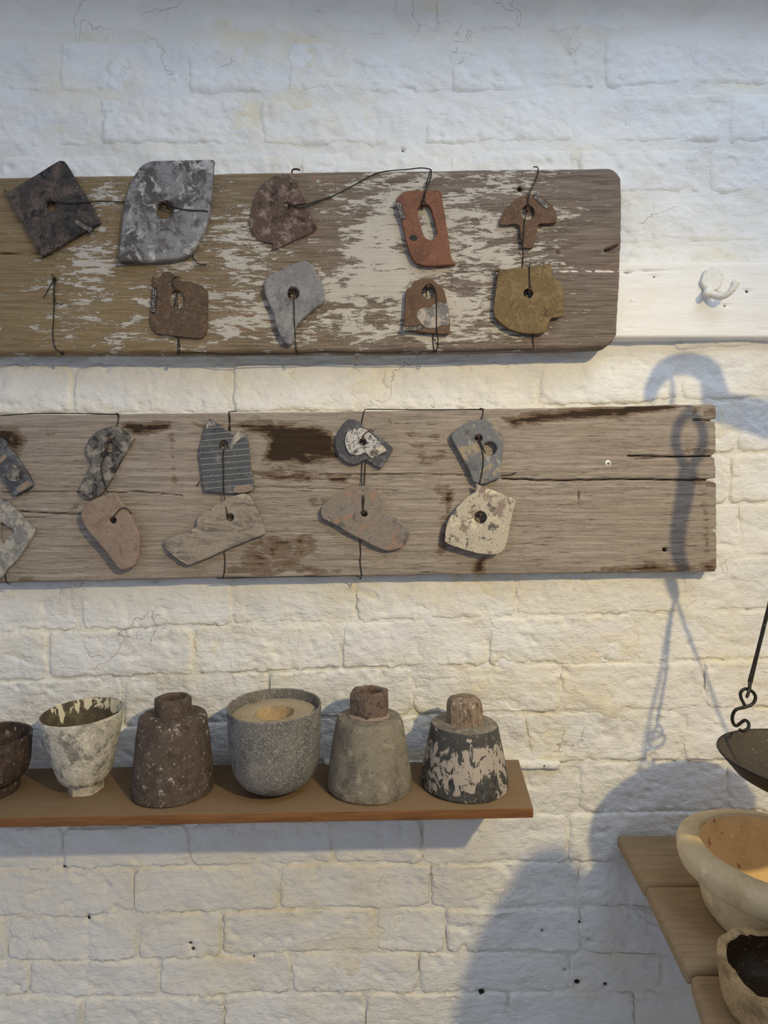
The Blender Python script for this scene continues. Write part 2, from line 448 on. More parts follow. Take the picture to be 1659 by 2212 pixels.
M_T['soot_band'] = mottled('blotched_slate', PT(92, 88, 84), [(PT(140, 132, 122), 30, .48, .58), (PT(48, 46, 46), 17, .54, .59), (PT(160, 148, 130), 26, .64, .68)], 0.75, bumps=((90, .0008),), seed=9)
M_T['pink_stone'] = mottled('pinkish_stone', PT(142, 122, 106), [(PT(124, 104, 88), 26, .46, .66, (1, 1, 1), .5), (PT(90, 84, 80), 20, .60, .68), (PT(160, 128, 108), 15, .58, .7), (PT(176, 160, 140), 60, .64, .72)], 0.85, bumps=((70, .0010, (.5, 1, 1.5)), (260, .0004)), seed=10)
M_T['blue_slate'] = mottled('blue_black_slate', PT(66, 68, 74), [(PT(104, 106, 110), 22, .48, .6), (PT(40, 42, 46), 20, .58, .66), (PT(140, 132, 122), 40, .66, .72)], 0.6, bumps=((80, .0010),), seed=11)
M_T['limed_slate'] = mottled('lime_crusted', PT(122, 122, 118), [(PT(168, 160, 146), 30, .45, .58), (PT(84, 82, 80), 26, .58, .64), (PT(186, 174, 152), 18, .56, .62), (PT(70, 56, 44), 150, .62, .68)], 0.9, bumps=((120, .0014),), seed=12)
M_T['white_crust'] = mottled('cream_crusted', PT(178, 168, 148), [(PT(138, 120, 108), 22, .525, .56), (PT(205, 194, 168), 14, .55, .60), (PT(92, 88, 84), 34, .57, .60), (PT(150, 116, 72), 120, .70, .74)], 0.9, bumps=((90, .0016), (240, .0006)), seed=13)
M_T['stone_L'] = mottled('combed_stone', PT(146, 134, 120), [(PT(112, 102, 92), 30, .48, .60, (.4, 1, 1.5), .8), (PT(170, 156, 138), 22, .54, .66), (PT(78, 70, 62), 60, .60, .68, (.3, 1, 1.6), .8)], 0.9, bumps=((90, .0016, (.35, 1, 1.5)), (260, .0005)), seed=14)
M_T['brown_heart'] = mottled('brown_grey_stone', PT(126, 116, 106), [(PT(148, 112, 90), 14, .54, .62), (PT(92, 90, 90), 16, .53, .60), (PT(162, 148, 132), 40, .60, .70)], 0.85, bumps=((80, .0008),), seed=15)
M_T['two_hole'] = mottled('grey_blue_slate', PT(104, 106, 110), [(PT(150, 134, 112), 13, .54, .60), (PT(160, 160, 158), 40, .60, .68, (1, 1, .5)), (PT(78, 80, 86), 22, .54, .64)], 0.75, bumps=((70, .0008, (1, 1, .4)),), seed=16)
M_T['white_ring'] = mottled('white_speckled_tin', PT(178, 176, 172), [(PT(76, 76, 78), 110, .50, .58), (PT(196, 190, 178), 30, .60, .66)], 0.7, bumps=((150, .0008),), seed=17)
def _ruled(s, c):
    x = s.n.new('ShaderNodeSeparateXYZ'); s.l(s.tc, x.inputs[0])
    z = s.math('ADD', x.outputs[2], s.math('MULTIPLY', x.outputs[0], -0.09))
    t = s.math('ABSOLUTE', s.math('SUBTRACT', s.math('FRACT', s.math('MULTIPLY', z, 112.0)), 0.5))
    return s.mix(s.math('MULTIPLY', s.step(t, 0.06, 0.02), 0.75), c, P(150, 148, 146))
M_T['ruled_slate'] = mottled('ruled_slate', PT(78, 80, 84), [(PT(118, 116, 114), 18, .56, .66), (PT(62, 64, 68), 14, .54, .66), (PT(160, 150, 136), 12, .70, .74)], 0.6, bumps=((60, .0008),), seed=18, extra=_ruled)
M_WIRE = mottled('dark_iron_wire', P(44, 42, 38), [(P(70, 60, 48), 300, .5, .7)], 0.6, 0.6, ((400, .0002),), seed=20, speck=0.0)
M_NAIL = mottled('rusty_nail', P(74, 52, 38), [(P(46, 34, 26), 300, .5, .6)], 0.8, 0.2, ((500, .0004),), seed=21, speck=0.0)
M_SCREW = mottled('zinc_screw', P(196, 194, 188), [(P(150, 148, 142), 300, .55, .65)], 0.4, 0.5, ((500, .0001),), seed=22, speck=0.0)
M_BLACK = mottled('black_ink_strip', P(26, 24, 24), [(P(44, 38, 34), 200, .5, .7)], 0.6, 0, ((300, .0002),), seed=23, speck=0.0)
M_INK = mottled('white_ink', P(168, 160, 150), [(P(150, 140, 130), 400, .5, .6)], 0.8, 0, ((300, .0001),), seed=24, speck=0.0)
M_CHALK = mottled('pale_plaster_patch', P(168, 156, 147, 1.05), [(P(108, 106, 104, 1.05), 22, .47, .55), (P(186, 178, 168, 1.1), 60, .56, .66)], 0.9, 0, ((150, .0008),), seed=25)

# ------------------------------------------------------------------ wall of painted bricks
XS = np.array([0.0, 830.0, 1659.0])
ROWS = [(-275, -285, -290), (-160, -165, -170), (-45, -45, -50), (78, 80, 72), (205, 208, 188), (325, 320, 312), (440, 432, 418), (550, 540, 525), (665, 655, 640),
        (785, 778, 750), (900, 890, 862), (1015, 1003, 975), (1130, 1118, 1085), (1245, 1230, 1200), (1365, 1341, 1318), (1472, 1442, 1424),
        (1578, 1548, 1528), (1685, 1655, 1638), (1790, 1765, 1750), (1880, 1863, 1862), (1982, 1960, 1962), (2078, 2055, 2057), (2153, 2143, 2142),
        (2245, 2232, 2230), (2340, 2325, 2322), (2435, 2420, 2417)]
JOINTS = {2: [-330, 0, 320, 640, 870, 1180, 1500, 1830, 2150], 3: [-200, 120, 400, 612, 968, 1142, 1295, 1485, 1800, 2110],
          4: [-120, 210, 555, 905, 1250, 1565, 1880, 2190], 5: [-330, -10, 310, 640, 960, 1240, 1525, 1840, 2150],
          6: [-150, 170, 480, 800, 1100, 1400, 1710, 2030], 7: [-300, 20, 340, 660, 980, 1300, 1600, 1920, 2230],
          8: [-140, 180, 500, 820, 1140, 1450, 1770, 2090], 9: [-150, 158, 500, 822, 1163, 1470, 1780, 2090],
          10: [-320, 0, 320, 640, 960, 1280, 1590, 1900, 2210], 11: [-160, 160, 480, 800, 1120, 1430, 1575, 1890, 2200],
          12: [-300, 20, 340, 660, 980, 1300, 1600, 1910, 2220], 13: [-130, 175, 503, 770, 1115, 1475, 1790, 2100],
          14: [-220, 105, 420, 738, 1055, 1374, 1690, 2000], 15: [-60, 265, 580, 893, 1212, 1520, 1830, 2140],
          16: [-180, 130, 440, 760, 1137, 1475, 1785, 2100], 17: [-50, 270, 590, 920, 1252, 1570, 1880, 2190],
          18: [-180, 135, 412, 720, 912, 1228, 1540, 1850, 2160], 19: [-340, -30, 290, 603, 930, 1250, 1570, 1880, 2190],
          20: [-300, 14, 300, 480, 812, 962, 1255, 1570, 1890, 2200], 21: [-250, 62, 345, 630, 905, 1232, 1430, 1740, 2050],
          22: [-150, 180, 485, 790, 1098, 1370, 1690, 2010], 23: [-320, -10, 300, 620, 930, 1240, 1550, 1860, 2170], 24: [-160, 150, 470, 780, 1090, 1400, 1710, 2030]}
JOINTS[0] = [-160, 160, 480, 800, 1110, 1420, 1740, 2060]; JOINTS[1] = [-310, 10, 330, 650, 960, 1270, 1590, 1900, 2210]
S = F / D0
def bed(i, x):
    r = ROWS[i]
    return np.interp(x, XS, r) + 3.0 * pn(np.asarray(x) / 130.0, i * 3.3, 4) + 1.5 * pn(np.asarray(x) / 35.0, i * 5.1, 6)
PITS = [(412, 2037, 5), (417, 2050, 5), (190, 1985, 5), (191, 1975, 3), (135, 1878, 5), (1142, 1617, 4), (1308, 1423, 3), (1021, 2146, 8), (1230, 2128, 8), (1222, 2100, 4),
        (1255, 1998, 5), (1275, 2035, 4), (1172, 2012, 4), (1185, 1655, 3), (870, 325, 3), (1358, 265, 2), (960, 2152, 3), (690, 20, 2), (1290, 2130, 6), (548, 2070, 4)]
PITS = [(x + 20 if y > 2100 else x, y, r) for x, y, r in PITS]
def wall_low(xp, yp):
    """large waves of the wall face, metres"""
    t = topness(yp)
    return 0.0045 * fbm(xp / 330.0, yp / 300.0, 21, 3) + (0.0012 + 0.0014 * t) * fbm(xp / 95.0, yp / 70.0, 31, 4)
def pits(xp, yp):
    d = np.zeros_like(xp, dtype=float)
    for x, y, r in PITS:
        d = np.maximum(d, np.exp(-(((xp - x) / r) ** 2 + ((yp - y) / (r * 0.9)) ** 2)))
    return d
def topness(yp): return 1 - sstep(250, 1250, yp)          # heavily painted above, crisp bricks below
def mortar_h(xp, yp):
    t = topness(yp)
    m = -0.0011 + 0.0038 * fbm(xp / 120.0, yp / 90.0, 51, 3)
    m = m - 0.0010 * sstep(1500, 1900, yp)
    return wall_low(xp, yp) + m * (1 - 0.45 * t) + 0.0010 * fbm(xp / 24.0, yp / 20.0, 61, 3) * (1 - 0.5 * t)

gx, gz = np.meshgrid(np.arange(-480, 2330, 6.0), np.arange(-300, 2470, 6.0))
pt = pits(gx, gz)
Yg = -(mortar_h(gx, gz)) + pt * 0.010
WB = 0.12
wall_root = grid_solid('wall_back', (gx - CX) / S, Yg, (CY - gz) / S, WB,
                       {'stain': 0.55 + 0.9 * fbm(gx / 140.0, gz / 90.0, 71, 3), 'dark_spot': pt, 'rough': 1 - 0.6 * topness(gz)})
wall = link('wall_back', wall_root, M_WALL); tag(wall, kind='structure')
# the plain remainder of the wall below and above the bricks that can be seen
nb = 0
for i in range(len(ROWS) - 1):
    for a, b in zip(JOINTS[i], JOINTS[i + 1 - 1][1:]):
        if b < -60 - 260 or a > 1659 + 330: continue
        w = (b - a); cxm = (a + b) / 2
        y0 = float(np.interp(cxm, XS, ROWS[i])); y1 = float(np.interp(cxm, XS, ROWS[i + 1]))
        nx = max(12, int(w / 4.2)); ny = max(10, int((y1 - y0) / 4.2))
        u, v = np.meshgrid(np.linspace(0, 1, nx), np.linspace(0, 1, ny))
        xp = a + 1.5 + u * (w - 3)
        lean = random.uniform(-4, 4)
        xp = xp + lean * (v - .5)
        yt, yb = bed(i, xp), bed(i + 1, xp)
        yp = yt + 1.0 + v * (yb - yt - 2.0)
        t = topness(yp)
        sd = nb * 1.37
        dist = np.minimum(np.minimum(u, 1 - u) * w, np.minimum(v, 1 - v) * (yb - yt))
        # rounded corners
        cu = np.minimum(u, 1 - u) * w; cv = np.minimum(v, 1 - v) * (yb - yt); R = 16
        corner = R - np.sqrt(np.maximum(R - cu, 0) ** 2 + np.maximum(R - cv, 0) ** 2)
        dist = np.where((cu < R) & (cv < R), corner, dist)
        dist = dist + 3.2 * fbm(xp / 22.0, yp / 22.0, 81, 3) + 3.0 * fbm(xp / 70.0, yp / 60.0, 91, 2) + 1.5
        wd = 4.5 + 14 * t
        e = sstep(0, 1, np.clip(dist / wd, 0, 1))
        proud = random.uniform(0.0000, 0.0030) * (1 - 0.5 * t)
        tx, tz = random.uniform(-.0016, .0016), random.uniform(-.0012, .0012)
        rgh = random.uniform(0.4, 1.0)
        chips = np.maximum(fbm(xp / 45.0, yp / 34.0, 101, 3) - 0.35, 0) * -0.009 * rgh
        h = wall_low(xp, yp) + (proud + 0.0010 * fbm(xp / 60.0, yp / 45.0, 131, 3) + tx * (u - .5) * 2 + tz * (v - .5) * 2 + chips + 0.0011 * rgh * fbm(xp / 20.0, yp / 16.0, 111, 3)) * e - 0.0045 * (1 - e)
        p2 = pits(xp, yp)
        stain = 0.10 + random.uniform(-.10, .30) * 0.7 + 0.45 * (1 - sstep(0, 26, dist)) + 0.55 * fbm(xp / 120.0, yp / 90.0, 121, 3) + 0.12 * (xp > 900)
        me = grid_solid('brick', (xp - CX) / S, -h + p2 * 0.010, (CY - yp) / S, 0.03,
                        {'stain': stain, 'dark_spot': p2, 'rough': (1 - 0.6 * t) * (0.6 + 0.4 * rgh)})
        link('brick', me, M_WALL, wall)
        nb += 1

zt = (CY + 300) / S; zb = (CY - 2467) / S; xl = (-480 - CX) / S; xr_ = (2327 - CX) / S
FLOOR = -1.45
low = link('wall_back_base', mesh('wall_back_base', *box_geo(xl, xr_, 0.004, WB, FLOOR, zb + 0.004)), M_WALL); low.name = 'wall_base'; tag(low, kind='structure')
M_FLOOR = mottled('stone_floor', P(120, 112, 102), [(P(92, 86, 80), 5, .45, .65), (P(140, 132, 120), 30, .55, .7)], 0.8, 0, ((40, .001),), seed=40)
fl = link('floor', mesh('floor', *box_geo(xl, 1.6, -2.6, WB, FLOOR - 0.05, FLOOR)), M_FLOOR); tag(fl, kind='structure')
beam = bev_box('shade_beam', (xl, xr_, -0.13, 0.02, 0.83, zt + 0.03), M_RAIL, None, 0.006, 2); tag(beam, kind='structure')  # unseen beam, added to keep daylight off the top of the wall

# ------------------------------------------------------------------ boards
def poly_sd(x, y, poly):
    """signed distance (px), negative inside"""
    d = np.full(x.shape, 1e9); s = np.ones(x.shape)
    n = len(poly)
    for i in range(n):
        ax, ay = poly[i]; bx, by = poly[(i + 1) % n]
        ex, ey = bx - ax, by - ay; wx, wy = x - ax, y - ay
        t = np.clip((wx * ex + wy * ey) / (ex * ex + ey * ey + 1e-9), 0, 1)
        d = np.minimum(d, np.hypot(wx - ex * t, wy - ey * t))
        c = (ay <= y) != (by <= y)
        xi = ax + (y - ay) * ex / (ey if abs(ey) > 1e-9 else 1e-9)
        s = np.where(c & (x < xi), -s, s)
    return d * s
def line_mask(x, y, pts, w):
    d = np.full(x.shape, 1e9)
    for (ax, ay), (bx, by) in zip(pts, pts[1:]):
        ex, ey = bx - ax, by - ay; wx, wy = x - ax, y - ay
        t = np.clip((wx * ex + wy * ey) / (ex * ex + ey * ey + 1e-9), 0, 1)
        d = np.minimum(d, np.hypot(wx - ex * t, wy - ey * t))
    return np.clip(1 - d / w, 0, 1)

def board(name, mat, px0, xr, top, bot, fo, bo, dx, dy, hfun, attrf, rnd):
    vv = np.linspace(0, 1, int(400 / dy)) ; xmax = float(np.max(xr(vv)))
    hh = float(bot(800.0) - top(800.0))
    nx = int((xmax - px0) / dx); ny = int(hh / dy)
    u, v = np.meshgrid(np.linspace(0, 1, nx), np.linspace(0, 1, ny))
    xp = px0 + u * (xr(v) - px0)
    yp = top(xp) + v * (bot(xp) - top(xp))
    at = attrf(xp, yp, v)
    k = (D0 - fo) / F
    de = np.minimum(np.minimum(v, 1 - v) * (bot(xp) - top(xp)), np.minimum(u * (xmax - px0), (xr(v) - xp))) * k
    q = 1 - np.clip(de / rnd, 0, 1)
    out = fo + hfun(xp, yp, at) - rnd * (1 - np.sqrt(np.maximum(1 - q * q, 0)))
    me = grid_solid(name, (xp - CX) * k, -out, (CY - yp) * k, -bo, at, 55)
    o = link(name, me, mat)
    return o

# white rail across the wall, with peg hook
RF, RB = 0.021, -0.004
rail = board('trim_1', M_RAIL, -400.0, lambda v: 2000.0 + 0 * v, lambda x: 566 + 0 * x, lambda x: 729 + 0 * x, RF, RB, 8, 3.0,
             lambda x, y, a: 0.0006 * fbm(x / 160, y / 40, 5, 3) - a['crack'] * 0.004,
             lambda x, y, v: {'crack': np.maximum.reduce([np.exp(-(((x - a) / r) ** 2 + ((y - b) / (r * .8)) ** 2)) for a, b, r in ((1354, 588, 6), (1377, 612, 3), (1614, 629, 5), (1414, 598, 3), (1360, 709, 3), (1568, 660, 4), (1650, 712, 4))]
                                                             + [line_mask(x, y, [(1354, 588), (1400, 584), (1470, 583)], 2.2) * 0.7])}, 0.0025)
tag(rail, kind='structure')

# ---- upper plank
P1F, P1B = 0.042, 0.0215
def p1_top(x):
    y = np.interp(x, [-300, 0, 660, 1317, 1326, 1334, 1341, 1346], [385, 381, 369, 361, 364, 371, 382, 398])
    return y + 1.0 * pn(x / 60.0, 1.0, 3)
def p1_bot(x):
    y = np.interp(x, [-300, 0, 500, 1000, 1302, 1312, 1324, 1332, 1346], [763, 762, 761, 758, 751, 748, 738, 725, 690])
    return y + 1.5 * pn(x / 80.0, 2.0, 3)
def p1_xr(v): return np.interp(v, [0, .1, .35, .75, 1], [1345, 1345, 1345, 1340, 1334]) + 1.2 * pn(np.asarray(v) * 20, 0.5, 8)
PX = [-300, 0, 60, 130, 200, 250, 320, 400, 480, 560, 640, 720, 800, 860, 930, 1000, 1080, 1150, 1200, 1260, 1345]
PYf = [0, .15, .3, .5, .65, .8, .92, 1]
PD = np.array([[0, .05, .15, .05, .1, .1, .15, .1], [0, .05, .15, .05, .1, .1, .15, .1], [0, .05, .1, .15, .2, .15, .2, .1], [.1, .1, .3, .5, .55, .3, .4, .2],
               [.35, .4, .4, .7, .6, .45, .4, .2], [.4, .35, .3, .4, .35, .35, .35, .2], [.1, .1, .1, .2, .3, .3, .4, .2], [.1, .1, .2, .5, .4, .3, .4, .2],
               [.1, .3, .55, .6, .4, .55, .5, .2], [.05, .15, .55, .5, .45, .6, .5, .2], [.2, .1, .1, .3, .5, .5, .45, .3], [.45, .4, .3, .35, .75, .35, .5, .3],
               [.45, .55, .8, .85, .85, .4, .6, .3], [.4, .6, .75, .8, .85, .7, .65, .3], [.4, .5, .7, .6, .7, .75, .65, .3], [.45, .6, .65, .65, .5, .7, .6, .25],
               [.4, .55, .6, .6, .45, .6, .5, .2], [.4, .4, .5, .5, .35, .35, .3, .15], [.35, .3, .4, .35, .3, .25, .2, .1], [.2, .15, .2, .15, .1, .1, .1, .05],
               [0, 0, .05, .05, 0, 0, 0, 0]])
def p1_attr(x, y, v):
    cx = np.interp(x, PX, range(len(PX))); cy = np.interp(v, PYf, range(len(PYf)))
    i = np.clip(cx.astype(int), 0, len(PX) - 2); j = np.clip(cy.astype(int), 0, len(PYf) - 2)
    fx, fy = cx - i, cy - j
    d = PD[i, j] * (1 - fx) * (1 - fy) + PD[i + 1, j] * fx * (1 - fy) + PD[i, j + 1] * (1 - fx) * fy + PD[i + 1, j + 1] * fx * fy
    hole = np.exp(-(((x - 1124) / 6) ** 2 + ((y - 405) / 6) ** 2)) * 1.3
    hole = np.maximum(hole, line_mask(x, y, [(1308, 540), (1334, 529)], 4.0))
    hole = np.maximum(hole, line_mask(x, y, [(0, 548), (60, 545), (110, 548)], 2.2) * 0.6)
    st = line_mask(x, y, [(1195, 587), (1240, 586), (1290, 586), (1338, 587)], 5) * (0.6 + 0.5 * fbm(x / 18.0, y / 9.0, 3, 2)) * 1.2
    return {'paint': 0.72 * d + 0.14, 'crack': np.clip(hole, 0, 1), 'streak': st}
plank1 = board('display_plank', M_PLANK1, -300.0, p1_xr, p1_top, p1_bot, P1F, P1B, 3.6, 2.6,
               lambda x, y, a: 0.0005 * fbm(x / 150, y / 18, 7, 4) - a['crack'] * 0.008, p1_attr, 0.006)
tag(plank1, 'wide upper plank with flaking white paint and rounded right end', 'plank')

# ---- lower plank
P2F, P2B = 0.030, 0.008
def p2_top(x): return np.interp(x, [-300, 0, 780, 1290, 1480, 1540, 1551], [903, 897, 888, 878, 873, 872, 877]) + 1.0 * pn(x / 50.0, 4.0, 3)
def p2_bot(x): return np.interp(x, [-300, 0, 480, 780, 1290, 1551], [1264, 1260, 1249, 1245, 1238, 1235]) + 1.2 * pn(x / 70.0, 6.0, 3)
def p2_xr(v):
    y = 875 + np.asarray(v) * 360
    n = np.interp(y, [872, 876, 882, 903, 906, 910, 913, 975, 985, 992, 1032, 1036, 1040, 1044, 1225, 1232, 1236], [1543, 1547, 1550, 1550, 1540, 1540, 1548, 1550, 1542, 1547, 1549, 1533, 1533, 1550, 1551, 1549, 1546])
    return n + 0.8 * pn(y / 9.0, 0.3, 8)
STAINS = [([(1085, 903), (1105, 920), (1230, 906), (1330, 899), (1440, 886), (1492, 876), (1400, 874), (1290, 880), (1180, 890)], 1.0),
          ([(262, 917), (300, 914), (372, 912), (366, 928), (320, 938), (290, 936)], 0.95),
          ([(366, 915), (382, 930), (378, 1000), (385, 1048), (374, 1050), (368, 990), (360, 940)], 0.62),
          ([(505, 917), (560, 908), (640, 918), (716, 924), (725, 960), (738, 992), (660, 1005), (566, 995), (580, 950), (545, 936)], 0.84), ([(520, 902), (760, 905), (775, 1010), (640, 1048), (540, 1030), (560, 960)], 0.40),
          ([(545, 1022), (620, 1024), (680, 1030), (670, 1038), (600, 1036)], 0.95), ([(706, 1028), (756, 1030), (750, 1042), (712, 1040)], 0.95),
          ([(470, 1246), (520, 1190), (560, 1160), (680, 1145), (692, 1190), (650, 1215), (745, 1235), (700, 1248)], 0.56), ([(935, 1030), (990, 1040), (985, 1120), (975, 1205), (930, 1210), (945, 1120)], 0.52), ([(560, 905), (590, 900), (600, 920), (740, 930), (760, 1000), (700, 1012), (690, 960), (600, 940)], 0.5), ([(560, 1010), (690, 1014), (780, 1030), (780, 1046), (640, 1040), (560, 1026)], 0.55), ([(690, 1070), (720, 1085), (705, 1130), (690, 1120)], 0.6), ([(130, 1080), (175, 1085), (180, 1110), (140, 1112)], 0.45), ([(380, 905), (500, 900), (510, 925), (430, 930)], 0.5), ([(168, 1010), (180, 1000), (178, 1100), (165, 1100)], 0.42),
          ([(955, 1060), (985, 1050), (978, 1100), (968, 1190), (950, 1190), (958, 1120)], 0.75), ([(1030, 1205), (1050, 1200), (1046, 1240), (1022, 1241)], 0.9),
          ([(1250, 1238), (1300, 1222), (1400, 1214), (1480, 1216), (1551, 1208), (1551, 1238)], 0.64),
          ([(-20, 925), (40, 920), (60, 950), (48, 985), (10, 1000), (-20, 990)], 0.70), ([(-30, 1235), (60, 1232), (140, 1238), (80, 1262), (-30, 1262)], 0.5),
          ([(640, 1060), (690, 1075), (705, 1100), (680, 1110), (650, 1080)], 0.6), ([(80, 925), (160, 905), (215, 910), (190, 925), (150, 940), (100, 960)], 0.42),
          ([(1480, 1030), (1551, 1038), (1551, 1050), (1500, 1046)], 0.8), ([(1400, 975), (1500, 960), (1551, 965), (1551, 985), (1450, 988)], 0.5),
          ([(870, 930), (960, 925), (975, 960), (950, 1010), (900, 1005), (880, 960)], 0.44), ([(1490, 878), (1551, 880), (1551, 905), (1500, 903)], 0.5),
          ([(730, 912), (790, 900), (880, 905), (960, 915), (900, 922), (800, 918)], 0.5), ([(1515, 1060), (1530, 1060), (1535, 1200), (1522, 1200)], 0.60)]
CRACKS = [([(1085, 1034), (1200, 1038), (1330, 1035), (1450, 1036), (1551, 1037)], 3.0, 1.0), ([(1358, 984), (1450, 986), (1551, 985)], 3.0, 1.0), ([(1500, 907), (1551, 908)], 3.0, .9),
          ([(40, 1105), (110, 1108), (176, 1111)], 2.4, .8), ([(222, 1064), (300, 1062), (392, 1070)], 2.4, .7), ([(690, 1024), (800, 1026), (900, 1023), (1030, 1028)], 2.2, .6),
          ([(545, 1052), (700, 1056), (860, 1060)], 2.2, .5), ([(0, 1063), (170, 1062)], 2.2, .5), ([(1090, 1178), (1150, 1176)], 2.0, .4), ([(1370, 990), (1420, 990)], 2.0, .6)]
def p2_attr(x, y, v):
    f = np.zeros_like(x)
    for poly, a in STAINS:
        sd = poly_sd(x, y, poly)
        f = np.maximum(f, a * sstep(14, -8, sd) if False else a * (1 - sstep(-20, 24, sd)))
    c = np.zeros_like(x)
    for pts, w, a in CRACKS: c = np.maximum(c, a * line_mask(x, y + 1.5 * pn(x / 30.0, 0.0, 9), pts, w))
    c = np.maximum(c, np.exp(-(((x - 1438) / 5) ** 2 + ((y - 1188) / 5) ** 2)) * 1.3)
    c = np.maximum(c, line_mask(x, y, [(1251, 1062), (1250, 1075), (1249, 1095)], 2.5) * 0.6)
    return {'stain': f, 'crack': np.clip(c, 0, 1)}
plank2 = board('display_plank', M_PLANK2, -300.0, p2_xr, p2_top, p2_bot, P2F, P2B, 3.4, 2.2,
               lambda x, y, a: 0.0007 * fbm(x / 220, y / 9, 17, 4) - a['crack'] * 0.007, p2_attr, 0.004)
tag(plank2, 'lower bare grey-brown plank with dark water stains and split right end', 'plank')

def nail(px, py, out, parent, dx=0.5, dz=2.0, L=0.012, r=0.0011, mat=None):
    """nail driven into a plank, leaning up a little"""
    d = Vector((dx * 0.001, -L, dz * 0.001))
    p = W(px, py, out - 0.004 + L) - d
    parts = [tube_geo([p, p + d * 0.5, p + d], r, 8, 2), tube_geo([p + d, p + d + d.normalized() * 0.0012], r * 2.0, 8, 1)]
    v, f = join_geo(parts)
    return link('nail', mesh('nail', v, f, 40), mat or M_NAIL, parent)

# screw heads and odd nails
def disc_head(px, py, out, r, parent, mat, name='screw', cross=True):
    p = W(px, py, out)
    prof = [(0, 0), (r, 0), (r, 0.0006), (r * .85, 0.0012), (0, 0.0015)]
    o = lathe(name, prof, mat, parent, 24); o.location = p; o.rotation_euler = (math.radians(90), 0, 0)
    if cross:
        for a in (0.5, 0.5 + math.pi / 2):
            v, f = box_geo(-r * .55, r * .55, -r * .12, r * .12, 0.0010, 0.0017)
            m = Matrix.Rotation(a, 3, 'Z'); c = link('cross_slot', mesh('cross_slot', [m @ q for q in v], f), M_BLACK, o)
    return o
disc_head(1313, 1001, P2F - 0.0003, 0.0048, plank2, M_SCREW)
disc_head(1542, 1147, P2F - 0.0006, 0.0030, plank2, M_INK, 'paint_blob', False)
disc_head(1205, 543, P1F - 0.0008, 0.0045, plank1, M_T['rust_brown'], 'screw', False)
disc_head(1365, 648, RF - 0.0005, 0.0030, rail, M_RAIL, 'nail_head', False)
tube('nail', [W(1308, 541, P1F - 0.003), W(1320, 536, P1F + 0.004), W(1334, 529, P1F + 0.007)], 0.0016, M_NAIL, plank1, 8, 2)
tube('nail', [W(630, 374, P1F - 0.02), W(633, 366, P1F - 0.02), W(645, 366, P1F - 0.016), W(647, 369, P1F - 0.016)], 0.0013, M_NAIL, plank1, 8, 3)

# ------------------------------------------------------------------ hanging profile templates
ZM = {1: (0, 320, 3.456), 2: (460, 320, 4.1475), 3: (840, 320, 3.072), 4: (0, 860, 3.95), 5: (340, 860, 2.9625), 6: (880, 860, 5.184)}
def zp(z, pts):
    ox, oy, s = ZM[z]; return [(ox + x / s, oy + y / s) for x, y in pts]
def plate_mesh(name, outer, holes, out_front, th, bev, jit=0.5, sm=4, origin=None, res=2):
    """flat template cut from sheet: outline and holes in px on its own front plane"""
    k = (D0 - out_front) / F
    cu = bpy.data.curves.new(name, 'CURVE'); cu.dimensions = '2D'; cu.fill_mode = 'BOTH'
    cu.extrude = max(th / 2 - bev, 0.0001); cu.bevel_depth = bev; cu.bevel_resolution = res; cu.offset = -bev
    rings = [(outer, sm)] + [(h, 3) for h in holes]
    for ri, (ring, n) in enumerate(rings):
        pts = [Vector((x, y, 0)) for x, y in ring]
        pts = catmull(pts, n, True) if n > 1 else pts
        sp = cu.splines.new('POLY'); sp.points.add(len(pts) - 1); sp.use_cyclic_u = True
        for i, p in enumerate(pts):
            jx = jit * float(pn(p.x / 9.0, p.y / 9.0, 5)) * (1 if ri == 0 else 0.5); jy = jit * float(pn(p.x / 9.0, p.y / 9.0, 15)) * (1 if ri == 0 else 0.5)
            sp.points[i].co = ((p.x + jx - origin[0]) * k, -(p.y + jy - origin[1]) * k, 0, 1)
    tmp = bpy.data.objects.new('tmp', cu); C.objects.link(tmp)
    dg = bpy.context.evaluated_depsgraph_get(); dg.update()
    me = bpy.data.meshes.new_from_object(tmp.evaluated_get(dg))
    bpy.data.objects.remove(tmp); bpy.data.curves.remove(cu)
    co = np.empty(len(me.vertices) * 3, np.float32); me.vertices.foreach_get('co', co); co = co.reshape(-1, 3)
    new = np.stack([co[:, 0], -co[:, 2], co[:, 1]], 1)          # curve plane -> facing the room (-Y)
    me.vertices.foreach_set('co', new.ravel()); me.update()
    me.materials.clear(); me.name = name
    return me
def circ(x, y, r, ry=None, n=10):
    return [(x + r * math.cos(2 * math.pi * i / n), y + (ry or r) * math.sin(2 * math.pi * i / n)) for i in range(n)]

TEMPL = {}
def template(key, z, outer, holes, mat, label, plank_front, gap=0.0012, th=0.006, bev=0.0012, sm=3, jit=0.6, tilt=0.0, rest=None):
    o_px = zp(z, outer); h_px = [zp(z, h) for h in holes]
    cx = sum(p[0] for p in o_px) / len(o_px); cy = sum(p[1] for p in o_px) / len(o_px)
    front = plank_front + gap + th
    me = plate_mesh('profile_template', o_px, h_px, front, th, bev, jit, sm, (cx, cy))
    loc = W(cx, cy, front); loc.y = -(plank_front + gap + th / 2)
    root = empty('profile_template', loc, label, 'template', 'pottery profile templates hung on the planks')
    if tilt: root.rotation_euler = (math.radians(tilt), 0, 0)
    link('plate', me, M_T[mat], root)
    TEMPL[key] = dict(root=root, front=front, th=th, c=(cx, cy))
    return root

